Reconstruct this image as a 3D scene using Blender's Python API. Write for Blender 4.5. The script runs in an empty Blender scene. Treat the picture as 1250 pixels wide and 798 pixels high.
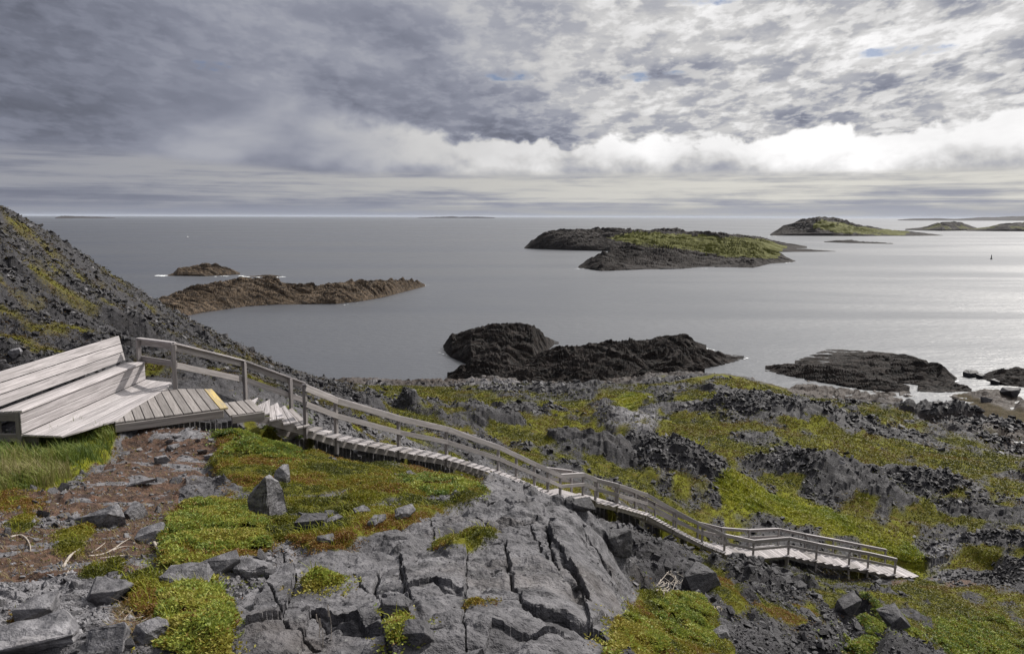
import bpy, bmesh, math, random
import numpy as np
from mathutils import Vector, Matrix
from mathutils.bvhtree import BVHTree

random.seed(7)
rng = np.random.default_rng(7)
C = bpy.context.scene.collection
S = bpy.context.scene

# ------------------------------------------------------------------ camera
FX = 972.0                      # focal length in photograph pixels (1250 wide)
H = 26.0                        # camera height over the sea
PITCH = math.atan(134.5 / FX)
ROLL = math.radians(0.16)
cam_d = bpy.data.cameras.new('camera')
cam = bpy.data.objects.new('camera', cam_d)
C.objects.link(cam)
cam_d.sensor_width = 36.0
cam_d.lens = 36.0 * FX / 1250.0
cam_d.clip_start = 0.1
cam_d.clip_end = 90000.0
CM = Matrix.Rotation(math.radians(90) - PITCH, 4, 'X') @ Matrix.Rotation(ROLL, 4, 'Z')
cam.matrix_world = Matrix.Translation((0, 0, H)) @ CM
S.camera = cam
CR = np.array(CM.to_3x3())

S.view_settings.view_transform = 'Standard'
S.view_settings.look = 'None'
S.view_settings.gamma = 1.0
S.view_settings.exposure = 0.22
S.view_settings.use_curve_mapping = False


def ray(px, py):
    """direction (depth 1 along the optical axis) of a photograph pixel"""
    px = np.asarray(px, float); py = np.asarray(py, float)
    v = np.stack([(px - 625) / FX, (399 - py) / FX, -np.ones_like(px)], -1)
    return v @ CR.T


def P(px, py, D):
    v = ray(px, py) * np.asarray(D, float)[..., None]
    v[..., 2] += H
    return v


def project(w):
    q = (w - np.array([0, 0, H])) @ CR
    d = np.maximum(-q[..., 2], 1e-3)
    return 625 + FX * q[..., 0] / d, 399 - FX * q[..., 1] / d, -q[..., 2]


# ------------------------------------------------------------------ node helper
class NT:
    def __init__(self, tree):
        self.t = tree; self.n = tree.nodes; self.l = tree.links

    def node(self, kind, **kw):
        x = self.n.new(kind)
        for k, v in kw.items():
            setattr(x, k, v)
        return x

    def put(self, sock, v):
        if isinstance(v, X):
            self.l.new(v.s, sock)
        elif v is not None:
            sock.default_value = v

    def m(self, op, a, b=None, c=None, clamp=False):
        x = self.node('ShaderNodeMath', operation=op, use_clamp=clamp)
        for i, v in enumerate((a, b, c)):
            self.put(x.inputs[i], v)
        return X(self, x.outputs[0])

    def sstep(self, a, b, v):
        x = self.node('ShaderNodeMapRange', interpolation_type='SMOOTHSTEP')
        self.put(x.inputs[0], v); self.put(x.inputs[1], a); self.put(x.inputs[2], b)
        return X(self, x.outputs[0])

    def vec(self, a, b, c=0.0):
        x = self.node('ShaderNodeCombineXYZ')
        for i, v in enumerate((a, b, c)):
            self.put(x.inputs[i], v)
        return X(self, x.outputs[0])

    def noise(self, v, scale=1.0, detail=4.0, rough=0.55, dist=0.0, lac=2.0):
        x = self.node('ShaderNodeTexNoise')
        self.put(x.inputs['Vector'], v)
        x.inputs['Scale'].default_value = scale
        x.inputs['Detail'].default_value = detail
        x.inputs['Roughness'].default_value = rough
        x.inputs['Lacunarity'].default_value = lac
        x.inputs['Distortion'].default_value = dist
        return X(self, x.outputs[0])

    def voro(self, v, scale=1.0, feature='F1', out=0):
        x = self.node('ShaderNodeTexVoronoi', feature=feature)
        self.put(x.inputs['Vector'], v)
        x.inputs['Scale'].default_value = scale
        return X(self, x.outputs[out])

    def mix(self, f, a, b, blend='MIX'):
        x = self.node('ShaderNodeMix', data_type='RGBA', blend_type=blend)
        self.put(x.inputs[0], f)
        for i, v in ((6, a), (7, b)):
            if isinstance(v, tuple) and len(v) == 3:
                v = v + (1.0,)
            self.put(x.inputs[i], v)
        return X(self, x.outputs[2])

    def map(self, v, scale=(1, 1, 1), rot=(0, 0, 0), loc=(0, 0, 0)):
        x = self.node('ShaderNodeMapping')
        self.put(x.inputs[0], v)
        x.inputs[1].default_value = loc; x.inputs[2].default_value = rot; x.inputs[3].default_value = scale
        return X(self, x.outputs[0])

    def bump(self, h, strength=0.5, dist=0.1, normal=None):
        x = self.node('ShaderNodeBump')
        x.inputs['Strength'].default_value = strength
        x.inputs['Distance'].default_value = dist
        self.put(x.inputs['Height'], h)
        if normal is not None:
            self.put(x.inputs['Normal'], normal)
        return X(self, x.outputs[0])


class X:
    def __init__(self, nt, s): self.nt = nt; self.s = s
    def __add__(self, o): return self.nt.m('ADD', self, o)
    __radd__ = __add__
    def __sub__(self, o): return self.nt.m('SUBTRACT', self, o)
    def __rsub__(self, o): return self.nt.m('SUBTRACT', o, self)
    def __mul__(self, o): return self.nt.m('MULTIPLY', self, o)
    __rmul__ = __mul__
    def __truediv__(self, o): return self.nt.m('DIVIDE', self, o)


# ------------------------------------------------------------------ world and sun
SUN_AZ, SUN_EL = math.radians(50), math.radians(44)
world = bpy.data.worlds.new('World')
S.world = world
world.use_nodes = True
wt = NT(world.node_tree)
wt.n.clear()
sky = wt.node('ShaderNodeTexSky', sky_type='NISHITA')
sky.sun_disc = False
sky.sun_elevation = SUN_EL
sky.sun_rotation = SUN_AZ
SKY = X(wt, sky.outputs[0])
tc = wt.node('ShaderNodeTexCoord')
sp = wt.node('ShaderNodeSeparateXYZ')
wt.l.new(tc.outputs['Generated'], sp.inputs[0])
dx, dy, dz = (X(wt, o) for o in sp.outputs)
A = wt.m('ARCTAN2', dx, dy)
hl = wt.m('SQRT', dx * dx + dy * dy)
E = wt.m('MAXIMUM', dz / wt.m('MAXIMUM', hl, 0.02), -0.02)
zz = wt.m('MAXIMUM', dz, 0.0) + 0.055
pl = wt.vec(dx / zz, dy / zz, 0.0)


def cloud_sky():
    ss = wt.sstep
    side = ss(-0.62, 0.42, A)                              # dark in the west, bright towards the sun
    Ec = wt.m('MAXIMUM', E, 0.0)
    lg = wt.m('LOGARITHM', Ec + 0.07, 2.718)
    pc = wt.vec(A * 1.25 / (Ec * 0.35 + 0.155), lg * 3.0, 0.0)            # cloud layer seen in perspective
    big = wt.noise(wt.map(pc, loc=(2.3, 0.4, 3.0)), 0.85, 4, 0.5, 0.2)
    mid = wt.noise(wt.map(pc, loc=(3, 7, 1)), 2.6, 5, 0.55, 0.25)
    fine = wt.noise(wt.map(pc, loc=(11, 2, 5)), 6.5, 5, 0.58, 0.15)
    broad = wt.noise(wt.vec(A * 2.2, E * 4.2, 5.3), 1.0, 4, 0.5, 0.2)
    # upper layer
    l = 0.170 + 0.235 * side
    l = l + (ss(0.25, 0.75, broad) - 0.38) * (0.085 + 0.07 * side)
    l = l + (ss(0.34, 0.66, big) - 0.40) * (0.035 + 0.20 * side)
    tex = 0.5 * ss(0.40, 0.60, mid) + 0.6 * ss(0.42, 0.62, fine)
    rag = ss(-0.20, 0.20, A + 0.25 * (broad - 0.5))
    l = l + (tex - 0.40) * (0.060 + 0.33 * side * rag)
    # darker belt behind the bank of cumulus on the bright side
    l = l - 0.01 * rag * (1.0 - ss(0.085, 0.15, E + 0.06 * (big - 0.5)))
    # cumulus bank: grey and vague in the west, white and crisp in the east
    t1 = wt.noise(wt.vec(A * 3.6, 0.0, 4.2), 1.0, 2, 0.5)
    puff = wt.noise(wt.vec(A * 19.0, E * 26.0, 1.1), 1.0, 5, 0.55, 0.2)
    lump = wt.noise(wt.vec(A * 7.0, E * 13.0, 8.1), 1.0, 4, 0.5, 0.2)
    top = 0.093 + 0.035 * (t1 - 0.5) + 0.066 * (puff - 0.5) + 0.034 * (lump - 0.5) + 0.020 * ss(0.35, 0.62, A) + 0.04 * (1.0 - ss(-0.36, -0.02, A))
    soft = 0.006 + 0.045 * (1.0 - ss(-0.38, -0.02, A))
    above = wt.m('DIVIDE', E - top, soft)
    base = 0.047 + 0.012 * (lump - 0.5)
    bank = (1.0 - ss(-0.5, 1.0, above)) * ss(-0.004, 0.006, E - base) * ss(-0.62, -0.30, A + 0.5 * (lump - 0.5))
    lit = ss(0.038, 0.080, E + 0.075 * (puff - 0.5) + 0.045 * (lump - 0.5))
    bl = 0.20 + 0.16 * side + lit * (0.07 + 0.44 * ss(-0.30, 0.14, A)) + 0.16 * (ss(0.3, 0.7, lump) - 0.5)
    l = l + (bl - l) * bank * 0.93
    # streaks of clear light under the bank
    low = 1.0 - ss(0.044, 0.058, E + 0.010 * (lump - 0.5) - 0.02 * (1.0 - ss(-0.5, -0.2, A)))
    st = wt.noise(wt.vec(A * 3.2, E * 95.0, 9.0), 1.0, 5, 0.62, 0.3)
    st2 = wt.noise(wt.vec(A * 9.0, E * 60.0, 2.0), 1.0, 5, 0.6, 0.3)
    cream = ss(0.36, 0.60, 0.6 * st + 0.4 * st2 + 0.10 * (ss(0.012, 0.036, E) - 0.5))
    sl = 0.18 + 0.12 * side + cream * (0.11 + 0.18 * side)
    sl = sl + (0.25 + 0.10 * side - sl) * (1.0 - ss(0.006, 0.018, E)) * 0.8
    l = l + (sl - l) * low
    # cloud overhead and behind: plain grey
    dt = (dx * (math.sin(SUN_AZ) * math.cos(SUN_EL)) + dy * (math.cos(SUN_AZ) * math.cos(SUN_EL))
          + dz * math.sin(SUN_EL))
    over = 0.16 + 0.13 * ss(0.3, 0.7, broad) + 0.85 * ss(0.15, 0.95, dt)
    l = l + (over - l) * ss(0.26, 0.50, E)
    l = l + 1.0 * ss(0.80, 1.0, dt)                        # thin bright cloud round the sun
    l = wt.m('MAXIMUM', l, 0.10 + 0.10 * side)
    col = wt.mix(ss(0.14, 0.55, l), (0.84, 0.90, 1.15), (1.0, 0.99, 0.99))
    col = wt.mix(low * cream * (0.25 + 0.5 * side), col, (1.03, 1.0, 0.90))
    # gaps of blue
    cov = 0.0
    for a0, e0, wa, we in ((-0.352, 0.169, 0.040, 0.009), (0.222, 0.257, 0.075, 0.014), (0.172, 0.167, 0.05, 0.008),
                           (-0.01, 0.170, 0.05, 0.008), (0.44, 0.180, 0.06, 0.008), (0.30, 0.275, 0.08, 0.02)):
        u = (A - a0) / wa; v = (E - e0) / we
        cov = cov + (1.0 - ss(0.0, 1.6, u * u + v * v))
    gap = ss(0.55, 0.80, 0.7 * fine + 0.3 * mid + 0.26 * (cov - 0.5)) * ss(0.0, 0.6, cov)
    g2 = wt.m('MINIMUM', gap, 0.7)
    return l, col, g2


cl, cc, cg = cloud_sky()
vm = wt.node('ShaderNodeVectorMath', operation='SCALE')
wt.put(vm.inputs[0], cc); wt.put(vm.inputs['Scale'], cl * 10.0)
CLOUD = X(wt, vm.outputs[0])
blue = wt.node('ShaderNodeVectorMath', operation='MULTIPLY')
wt.put(blue.inputs[0], SKY); blue.inputs[1].default_value = (0.30, 0.36, 0.50)
bg = wt.node('ShaderNodeBackground')
bg.inputs[1].default_value = 0.10
wt.put(bg.inputs[0], wt.mix(cg, CLOUD, X(wt, blue.outputs[0])))
wo = wt.node('ShaderNodeOutputWorld')
wt.l.new(bg.outputs[0], wo.inputs[0])
world.cycles.sampling_method = 'MANUAL'
world.cycles.sample_map_resolution = 1024

sl_d = bpy.data.lights.new('sun', 'SUN')
sl_d.energy = 4.3
sl_d.angle = math.radians(1.2)
sl_d.color = (1.0, 0.95, 0.88)
sun = bpy.data.objects.new('sun', sl_d)
C.objects.link(sun)
sun.rotation_euler = Vector((-math.sin(SUN_AZ) * math.cos(SUN_EL), -math.cos(SUN_AZ) * math.cos(SUN_EL),
                             -math.sin(SUN_EL))).to_track_quat('-Z', 'Y').to_euler()

# ------------------------------------------------------------------ numpy noise
_perm = rng.permutation(4096).astype(np.int64)
_r1 = rng.random(4096); _r2 = rng.random(4096); _r3 = rng.random(4096); _r4 = rng.random(4096)


def _h(i, j, s):
    return _perm[(_perm[(_perm[(i + s * 131) & 4095] + j) & 4095] + s) & 4095]


def vnoise(x, y, s=0):
    i = np.floor(x).astype(np.int64); j = np.floor(y).astype(np.int64)
    f = x - i; g = y - j
    f = f * f * f * (f * (f * 6 - 15) + 10); g = g * g * g * (g * (g * 6 - 15) + 10)
    a = _r1[_h(i, j, s)]; b = _r1[_h(i + 1, j, s)]; c = _r1[_h(i, j + 1, s)]; d = _r1[_h(i + 1, j + 1, s)]
    return (a + (b - a) * f) * (1 - g) + (c + (d - c) * f) * g


def fbm(x, y, oct=4, s=0, gain=0.5):
    t = 0; a = 1; n = 0
    for k in range(oct):
        t = t + a * vnoise(x * 2 ** k + k * 17.3, y * 2 ** k - k * 9.1, s + k); n += a; a *= gain
    return t / n


def cells(x, y, s=0):
    """Voronoi: per-cell randoms, offset to the cell's centre, distance F2-F1"""
    i = np.floor(x).astype(np.int64); j = np.floor(y).astype(np.int64)
    d1 = np.full(x.shape, 9.0); d2 = np.full(x.shape, 9.0)
    hid = np.zeros(x.shape, np.int64); ox = np.zeros(x.shape); oy = np.zeros(x.shape)
    for a in (-1, 0, 1):
        for b in (-1, 0, 1):
            h = _h(i + a, j + b, s)
            u = i + a + _r1[h] - x; v = j + b + _r2[h] - y
            d = u * u + v * v
            near = d < d1
            d2 = np.where(near, d1, np.minimum(d2, d))
            hid = np.where(near, h, hid); ox = np.where(near, u, ox); oy = np.where(near, v, oy)
            d1 = np.where(near, d, d1)
    return hid, ox, oy, np.sqrt(d2) - np.sqrt(d1)


def sm(a, b, x):
    t = np.clip((x - a) / (b - a), 0, 1)
    return t * t * (3 - 2 * t)


def blocks(x, y, size, rot=0.5, stretch=2.0, s=0, tilt=0.9):
    """height of fractured rock, about +-0.5, in units of size"""
    c, n = math.cos(rot), math.sin(rot)
    u = (x * c + y * n) / size / stretch; v = (-x * n + y * c) / size
    u = u + 0.35 * (vnoise(u * 1.3, v * 1.3, s + 5) - 0.5); v = v + 0.35 * (vnoise(u * 1.3 + 40, v * 1.3, s + 6) - 0.5)
    h, ox, oy, e = cells(u, v, s)
    z = (_r3[h] - 0.5) * 0.8 - (ox * (_r4[h] - 0.5) + oy * (_r1[(h + 77) & 4095] - 0.5)) * 2 * tilt
    return (z + 0.55) * sm(-0.04, 0.24, e) - 0.5, e


def in_poly(px, py, poly):
    poly = np.asarray(poly, float)
    out = np.zeros(px.shape, bool)
    lo = poly.min(0); hi = poly.max(0)
    k = (px > lo[0]) & (px < hi[0]) & (py > lo[1]) & (py < hi[1])
    if not k.any():
        return out
    x = px[k]; y = py[k]; r = np.zeros(x.shape, bool)
    n = len(poly)
    for i in range(n):
        x0, y0 = poly[i]; x1, y1 = poly[(i + 1) % n]
        if y0 == y1:
            continue
        r ^= ((y0 > y) != (y1 > y)) & (x < (x1 - x0) * (y - y0) / (y1 - y0) + x0)
    out[k] = r
    return out


def seg_dist(x, y, line):
    d = np.full(x.shape, 1e9)
    for (x0, y0), (x1, y1) in zip(line[:-1], line[1:]):
        L = (x1 - x0) ** 2 + (y1 - y0) ** 2 + 1e-9
        t = np.clip(((x - x0) * (x1 - x0) + (y - y0) * (y1 - y0)) / L, 0, 1)
        d = np.minimum(d, np.hypot(x - x0 - t * (x1 - x0), y - y0 - t * (y1 - y0)))
    return d


# ------------------------------------------------------------------ mesh helpers
def mesh_from(name, verts, faces, smooth=False):
    """faces: int array (n,3) or (n,4)"""
    me = bpy.data.meshes.new(name)
    verts = np.ascontiguousarray(verts, np.float32); faces = np.ascontiguousarray(faces, np.int32)
    k = faces.shape[1]
    me.vertices.add(len(verts)); me.vertices.foreach_set('co', verts.ravel())
    me.loops.add(faces.size); me.loops.foreach_set('vertex_index', faces.ravel())
    me.polygons.add(len(faces))
    me.polygons.foreach_set('loop_start', np.arange(0, faces.size, k, dtype=np.int32))
    sm_ = np.asarray(smooth)
    if sm_.ndim == 0:
        sm_ = np.full(len(faces), bool(smooth))
    me.polygons.foreach_set('use_smooth', sm_)
    me.update(calc_edges=True)
    return me


def attr(me, name, rgba):
    a = me.color_attributes.new(name, 'FLOAT_COLOR', 'POINT')
    a.data.foreach_set('color', np.ascontiguousarray(rgba, np.float32).ravel())


def tag(o, label=None, cat=None, group=None, kind=None):
    for k, v in (('label', label), ('category', cat), ('group', group), ('kind', kind)):
        if v:
            o[k] = v
    return o


def link(name, me, mat, parent=None):
    o = bpy.data.objects.new(name, me)
    C.objects.link(o)
    if mat and not me.materials:
        me.materials.append(mat)
    if parent:
        o.parent = parent
        o.matrix_parent_inverse = parent.matrix_basis.inverted()
    return o


def empty(name, loc, label, cat, group=None):
    o = bpy.data.objects.new(name, None)
    C.objects.link(o)
    o.location = loc
    o.empty_display_size = 0.2
    return tag(o, label, cat, group)


class MB:
    """collects boards: each a hexahedron with its own grain direction"""
    def __init__(self): self.items = []

    def hexa(self, a, b, along):
        self.items.append(([Vector(v) for v in a], [Vector(v) for v in b], Vector(along).normalized()))
        return self

    def bar(self, p, q, w, h, up=(0, 0, 1)):
        """beam from p to q, w wide across, h tall along up (centred)"""
        p = Vector(p); q = Vector(q); d = (q - p).normalized(); up = Vector(up)
        s = d.cross(up).normalized(); u = s.cross(d).normalized()
        s *= w / 2; u *= h / 2
        ra = [p - s - u, p + s - u, q + s - u, q - s - u]
        return self.hexa(ra, [v + 2 * u for v in ra], d)

    def slab(self, quad, t):
        """board with its top on quad, t thick; the grain follows the longer side"""
        top = [Vector(v) for v in quad]
        e0 = (top[1] - top[0]) + (top[2] - top[3]); e1 = (top[3] - top[0]) + (top[2] - top[1])
        return self.hexa([v - Vector((0, 0, t)) for v in top], top, e0 if e0.length > e1.length else e1)

    def build(self, name, mat, parent=None, bev=0.006):
        V = []; F = []; G = []
        for a, b, al in self.items:
            bm = bmesh.new()
            va = [bm.verts.new(v) for v in a]; vb = [bm.verts.new(v) for v in b]
            bm.faces.new(va[::-1]); bm.faces.new(vb)
            for i in range(4):
                j = (i + 1) % 4
                bm.faces.new((va[i], va[j], vb[j], vb[i]))
            bmesh.ops.recalc_face_normals(bm, faces=bm.faces)
            if bev:
                bmesh.ops.bevel(bm, geom=list(bm.edges), offset=bev, segments=1, affect='EDGES', clamp_overlap=True)
            bm.verts.index_update()
            n = len(V)
            s = al.cross(Vector((0.13, 0.21, 1.0))).normalized(); u = al.cross(s)
            seed = random.random() * 50
            for v in bm.verts:
                V.append(v.co[:]); G.append((v.co.dot(al) + seed, v.co.dot(s) + v.co.dot(u), seed))
            F += [[n + v.index for v in f.verts] for f in bm.faces]
            bm.free()
        me = bpy.data.meshes.new(name)
        me.from_pydata(V, [], F)
        g = me.attributes.new('grain', 'FLOAT_VECTOR', 'POINT')
        g.data.foreach_set('vector', np.asarray(G, np.float32).ravel())
        return link(name, me, mat, parent)


# ------------------------------------------------------------------ materials
def new_mat(name):
    m = bpy.data.materials.new(name)
    m.use_nodes = True
    nt = NT(m.node_tree)
    b = m.node_tree.nodes['Principled BSDF']
    return m, nt, b


def ocoord(nt):
    x = nt.node('ShaderNodeTexCoord')
    return X(nt, x.outputs['Object'])


def rock_color(nt, co, tone, grain):
    """grey slate with pale lichen, rusty stains; tone 0..1 from black scree to pale slab"""
    n1 = nt.noise(co, 0.8 * grain, 6, 0.6)
    n2 = nt.noise(nt.map(co, scale=(1, 1, 2.2), rot=(0.3, 0.2, 0.6)), 5.0 * grain, 6, 0.65, 0.2)
    n3 = nt.noise(co, 22.0 * grain, 5, 0.65)
    dark = nt.mix(nt.sstep(0.3, 0.7, n2), (0.0055, 0.005, 0.006), (0.030, 0.028, 0.033))
    pale = nt.mix(nt.sstep(0.3, 0.7, n2), (0.076, 0.074, 0.082), (0.290, 0.282, 0.296))
    c = nt.mix(tone, dark, pale)
    c = nt.mix(nt.sstep(0.52, 0.75, n1) * (0.10 + 0.3 * tone), c, (0.115, 0.085, 0.060))
    lich = nt.sstep(0.58, 0.70, n3) * nt.sstep(0.42, 0.62, n1)
    c = nt.mix(lich * (0.12 + 0.42 * tone), c, (0.34, 0.345, 0.325))
    c = nt.mix(nt.sstep(0.60, 0.72, nt.noise(nt.map(co, loc=(5, 5, 5)), 11 * grain, 4, 0.6)) * 0.55, c, (0.022, 0.022, 0.025))
    return c, n1, n2, n3


def terrain_material():
    m, nt, b = new_mat('terrain')
    co = ocoord(nt)
    at = nt.node('ShaderNodeAttribute', attribute_name='mask')
    s = nt.node('ShaderNodeSeparateColor')
    nt.l.new(at.outputs['Color'], s.inputs[0])
    veg, soil, tone = (X(nt, o) for o in s.outputs)
    tint = X(nt, at.outputs['Alpha'])
    c, n1, n2, n3 = rock_color(nt, co, tone, 1.0)
    # ground cover
    v1 = nt.noise(co, 1.3, 5, 0.6); v2 = nt.noise(co, 9.0, 5, 0.65); v3 = nt.noise(co, 40.0, 4, 0.65)
    g = nt.mix(nt.sstep(0.3, 0.7, v2), (0.050, 0.052, 0.007), (0.108, 0.104, 0.010))
    g = nt.mix(tint, g, nt.mix(v2, (0.115, 0.128, 0.008), (0.215, 0.220, 0.014)))
    g = nt.mix(nt.sstep(0.52, 0.72, v1) * 0.55 * (1.0 - 0.6 * tint), g, (0.110, 0.060, 0.022))
    g = nt.mix(nt.sstep(0.62, 0.75, v3) * 0.45, g, (0.020, 0.022, 0.008))
    d = nt.mix(nt.sstep(0.35, 0.68, v2), (0.026, 0.013, 0.008), (0.100, 0.052, 0.031))
    d = nt.mix(nt.sstep(0.60, 0.72, v3) * 0.6, d, (0.20, 0.165, 0.13))
    vb = nt.sstep(0.30, 0.62, veg + 0.35 * (v2 - 0.5) + 0.2 * (v3 - 0.5))
    sb = nt.sstep(0.30, 0.65, soil + 0.5 * (v2 - 0.5))
    c = nt.mix(sb, c, d)
    c = nt.mix(vb, c, g)
    # wave-washed brown and black near the tide line
    geo = nt.node('ShaderNodeNewGeometry')
    sz = nt.node('ShaderNodeSeparateXYZ'); nt.l.new(geo.outputs['Position'], sz.inputs[0])
    Z = X(nt, sz.outputs[2])
    wet = 1.0 - nt.sstep(0.9, 2.6, Z + 1.6 * (n1 - 0.5))
    c = nt.mix(wet * 0.85, c, nt.mix(nt.sstep(0.35, 0.7, n2), (0.012, 0.009, 0.008), (0.070, 0.046, 0.030)))
    nt.put(b.inputs['Base Color'], c)
    nt.put(b.inputs['Roughness'], 0.72 + 0.2 * vb)
    nt.put(b.inputs['Specular IOR Level'], 0.30 - 0.18 * vb)
    h = 0.6 * n2 + 0.35 * n3 + 0.12 * nt.noise(co, 70, 3, 0.6)
    nt.put(b.inputs['Normal'], nt.bump(h, 0.9, 0.10))
    return m


def stone_material():
    m, nt, b = new_mat('loose_stone')
    co = ocoord(nt)
    info = nt.node('ShaderNodeAttribute', attribute_name='tone')
    tone = X(nt, info.outputs['Fac'])
    c, n1, n2, n3 = rock_color(nt, co, tone, 2.0)
    nt.put(b.inputs['Base Color'], c)
    b.inputs['Roughness'].default_value = 0.66
    b.inputs['Specular IOR Level'].default_value = 0.38
    nt.put(b.inputs['Normal'], nt.bump(n2 + 0.5 * n3, 0.6, 0.05))
    return m


def islet_material(name, low, high, gcol):
    m, nt, b = new_mat(name)
    co = ocoord(nt)
    at = nt.node('ShaderNodeAttribute', attribute_name='mask')
    s = nt.node('ShaderNodeSeparateColor')
    nt.l.new(at.outputs['Color'], s.inputs[0])
    veg = X(nt, s.outputs[0]); tone = X(nt, s.outputs[2])
    co = nt.map(co, scale=(.45, 1.2, 1.6), rot=(0, 0, .2))
    n1 = nt.noise(co, 0.25, 6, 0.6); n2 = nt.noise(co, 1.2, 6, 0.65); n3 = nt.noise(co, 5, 4, 0.6)
    c = nt.mix(nt.sstep(0.34, 0.68, n2), low, high)
    c = nt.mix(nt.sstep(0.48, 0.7, n1) * 0.6, c, tuple(.8 * q for q in high))
    c = nt.mix(nt.sstep(0.58, 0.66, nt.noise(nt.map(co, loc=(7, 3, 1)), 0.8, 4, 0.55)) * 0.6 * tone, c, tuple(1.7 * q for q in high))
    c = nt.mix(nt.sstep(0.62, 0.68, n3) * 0.25 * tone, c, (0.20, 0.18, 0.16))
    g = nt.mix(n2, tuple(0.6 * k for k in gcol), tuple(1.3 * k for k in gcol))
    c = nt.mix(nt.sstep(0.3, 0.65, veg + 0.5 * (n2 - 0.5)), c, g)
    nt.put(b.inputs['Base Color'], c)
    b.inputs['Roughness'].default_value = 0.85
    b.inputs['Specular IOR Level'].default_value = 0.2
    nt.put(b.inputs['Normal'], nt.bump(n2 + 0.5 * n3, 0.6, 0.4))
    return m


def wood_material(name, a, b_, streak=1.0):
    m, nt, b = new_mat(name)
    tcn = nt.node('ShaderNodeTexCoord')
    at = nt.node('ShaderNodeAttribute', attribute_name='grain')      # grain direction coordinates (along, across, id)
    co = X(nt, at.outputs['Vector'])
    n = nt.noise(nt.map(co, scale=(1.2, 34.0, 1.0)), 1.0, 6, 0.65, 0.4)
    f = nt.noise(nt.map(co, scale=(5.0, 130.0, 1.0)), 1.0, 3, 0.6)
    k = nt.noise(nt.map(co, scale=(1.4, 5.0, 1.0)), 1.0, 4, 0.6)
    w = nt.node('ShaderNodeTexWhiteNoise', noise_dimensions='1D')
    sx = nt.node('ShaderNodeSeparateXYZ'); nt.put(sx.inputs[0], co)
    nt.l.new(sx.outputs[2], w.inputs['W'])
    c = nt.mix(nt.sstep(0.3, 0.7, n), a, b_)
    c = nt.mix(nt.sstep(0.55, 0.72, f) * 0.35 * streak, c, tuple(0.45 * q for q in a))
    c = nt.mix(nt.sstep(0.5, 0.75, k) * 0.45, c, tuple(0.60 * q for q in b_))
    hs = nt.node('ShaderNodeHueSaturation')
    nt.put(hs.inputs['Color'], c)
    nt.put(hs.inputs['Value'], 0.70 + 0.50 * X(nt, w.outputs[0]))
    nt.l.new(hs.outputs[0], b.inputs['Base Color'])
    b.inputs['Roughness'].default_value = 0.72
    b.inputs['Specular IOR Level'].default_value = 0.3
    nt.put(b.inputs['Normal'], nt.bump(n + 0.5 * f, 0.35, 0.006))
    return m


def leaf_material(name, rough=0.55):
    m, nt, b = new_mat(name)
    at = nt.node('ShaderNodeAttribute', attribute_name='tint')
    c = X(nt, at.outputs['Color'])
    nt.put(b.inputs['Base Color'], c)
    b.inputs['Roughness'].default_value = rough
    b.inputs['Specular IOR Level'].default_value = 0.25
    tr = nt.node('ShaderNodeBsdfTranslucent'); nt.put(tr.inputs[0], c)
    mx = nt.node('ShaderNodeMixShader'); mx.inputs[0].default_value = 0.30
    out = m.node_tree.nodes['Material Output']
    nt.l.new(b.outputs[0], mx.inputs[1]); nt.l.new(tr.outputs[0], mx.inputs[2]); nt.l.new(mx.outputs[0], out.inputs[0])
    return m


def sea_material():
    m, nt, b = new_mat('sea_water')
    co = ocoord(nt)
    b.inputs['Base Color'].default_value = (0.020, 0.024, 0.034, 1)
    b.inputs['IOR'].default_value = 1.85
    b.inputs['Specular IOR Level'].default_value = 0.5
    big = nt.noise(nt.map(co, scale=(0.0030, 0.011, 1), rot=(0, 0, 0.15)), 1.0, 5, 0.6, 0.6)
    slick = nt.sstep(0.40, 0.62, big)
    nt.put(b.inputs['Roughness'], 0.33 + 0.12 * slick)
    w1 = nt.noise(nt.map(co, scale=(0.05, 0.13, 1), rot=(0, 0, -0.45)), 1.0, 3, 0.5)
    w2 = nt.noise(nt.map(co, scale=(0.35, 0.8, 1), rot=(0, 0, -0.3)), 1.0, 4, 0.6, 0.3)
    w3 = nt.noise(nt.map(co, scale=(1.6, 2.8, 1), rot=(0, 0, 0.2)), 1.0, 3, 0.6)
    h = 0.8 * w1 + 0.60 * w2 * (0.35 + 1.0 * slick) + 0.22 * w3
    nt.put(b.inputs['Normal'], nt.bump(h, 1.0, 0.36))
    return m


M_TERRAIN = terrain_material()
M_STONE = stone_material()
M_SEA = sea_material()
M_ISLET = islet_material('brown_islet_rock', (0.012, 0.009, 0.007), (0.110, 0.078, 0.050), (0.08, 0.08, 0.02))
M_DARK_ISLET = islet_material('dark_islet_rock', (0.004, 0.0035, 0.0035), (0.026, 0.019, 0.016), (0.080, 0.082, 0.010))
M_PALE_WOOD = wood_material('pale_weathered_wood', (0.21, 0.194, 0.194), (0.46, 0.430, 0.435))
M_WOOD = wood_material('grey_weathered_wood', (0.185, 0.168, 0.163), (0.34, 0.315, 0.31))
M_DARK_WOOD = wood_material('dark_weathered_wood', (0.155, 0.14, 0.132), (0.26, 0.24, 0.23))
M_YELLOW = wood_material('worn_yellow_paint', (0.24, 0.21, 0.17), (0.55, 0.41, 0.13), 1.0)
M_LEAF = leaf_material('leaf')
M_TWIG = wood_material('bleached_root', (0.30, 0.26, 0.22), (0.46, 0.41, 0.36))

# ------------------------------------------------------------------ course of the boardwalk (its near edge), then the land under it
def WP(*a):
    return [P(*q) for q in a]


FL = H - 3.70                                     # level of the lookout deck
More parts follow.
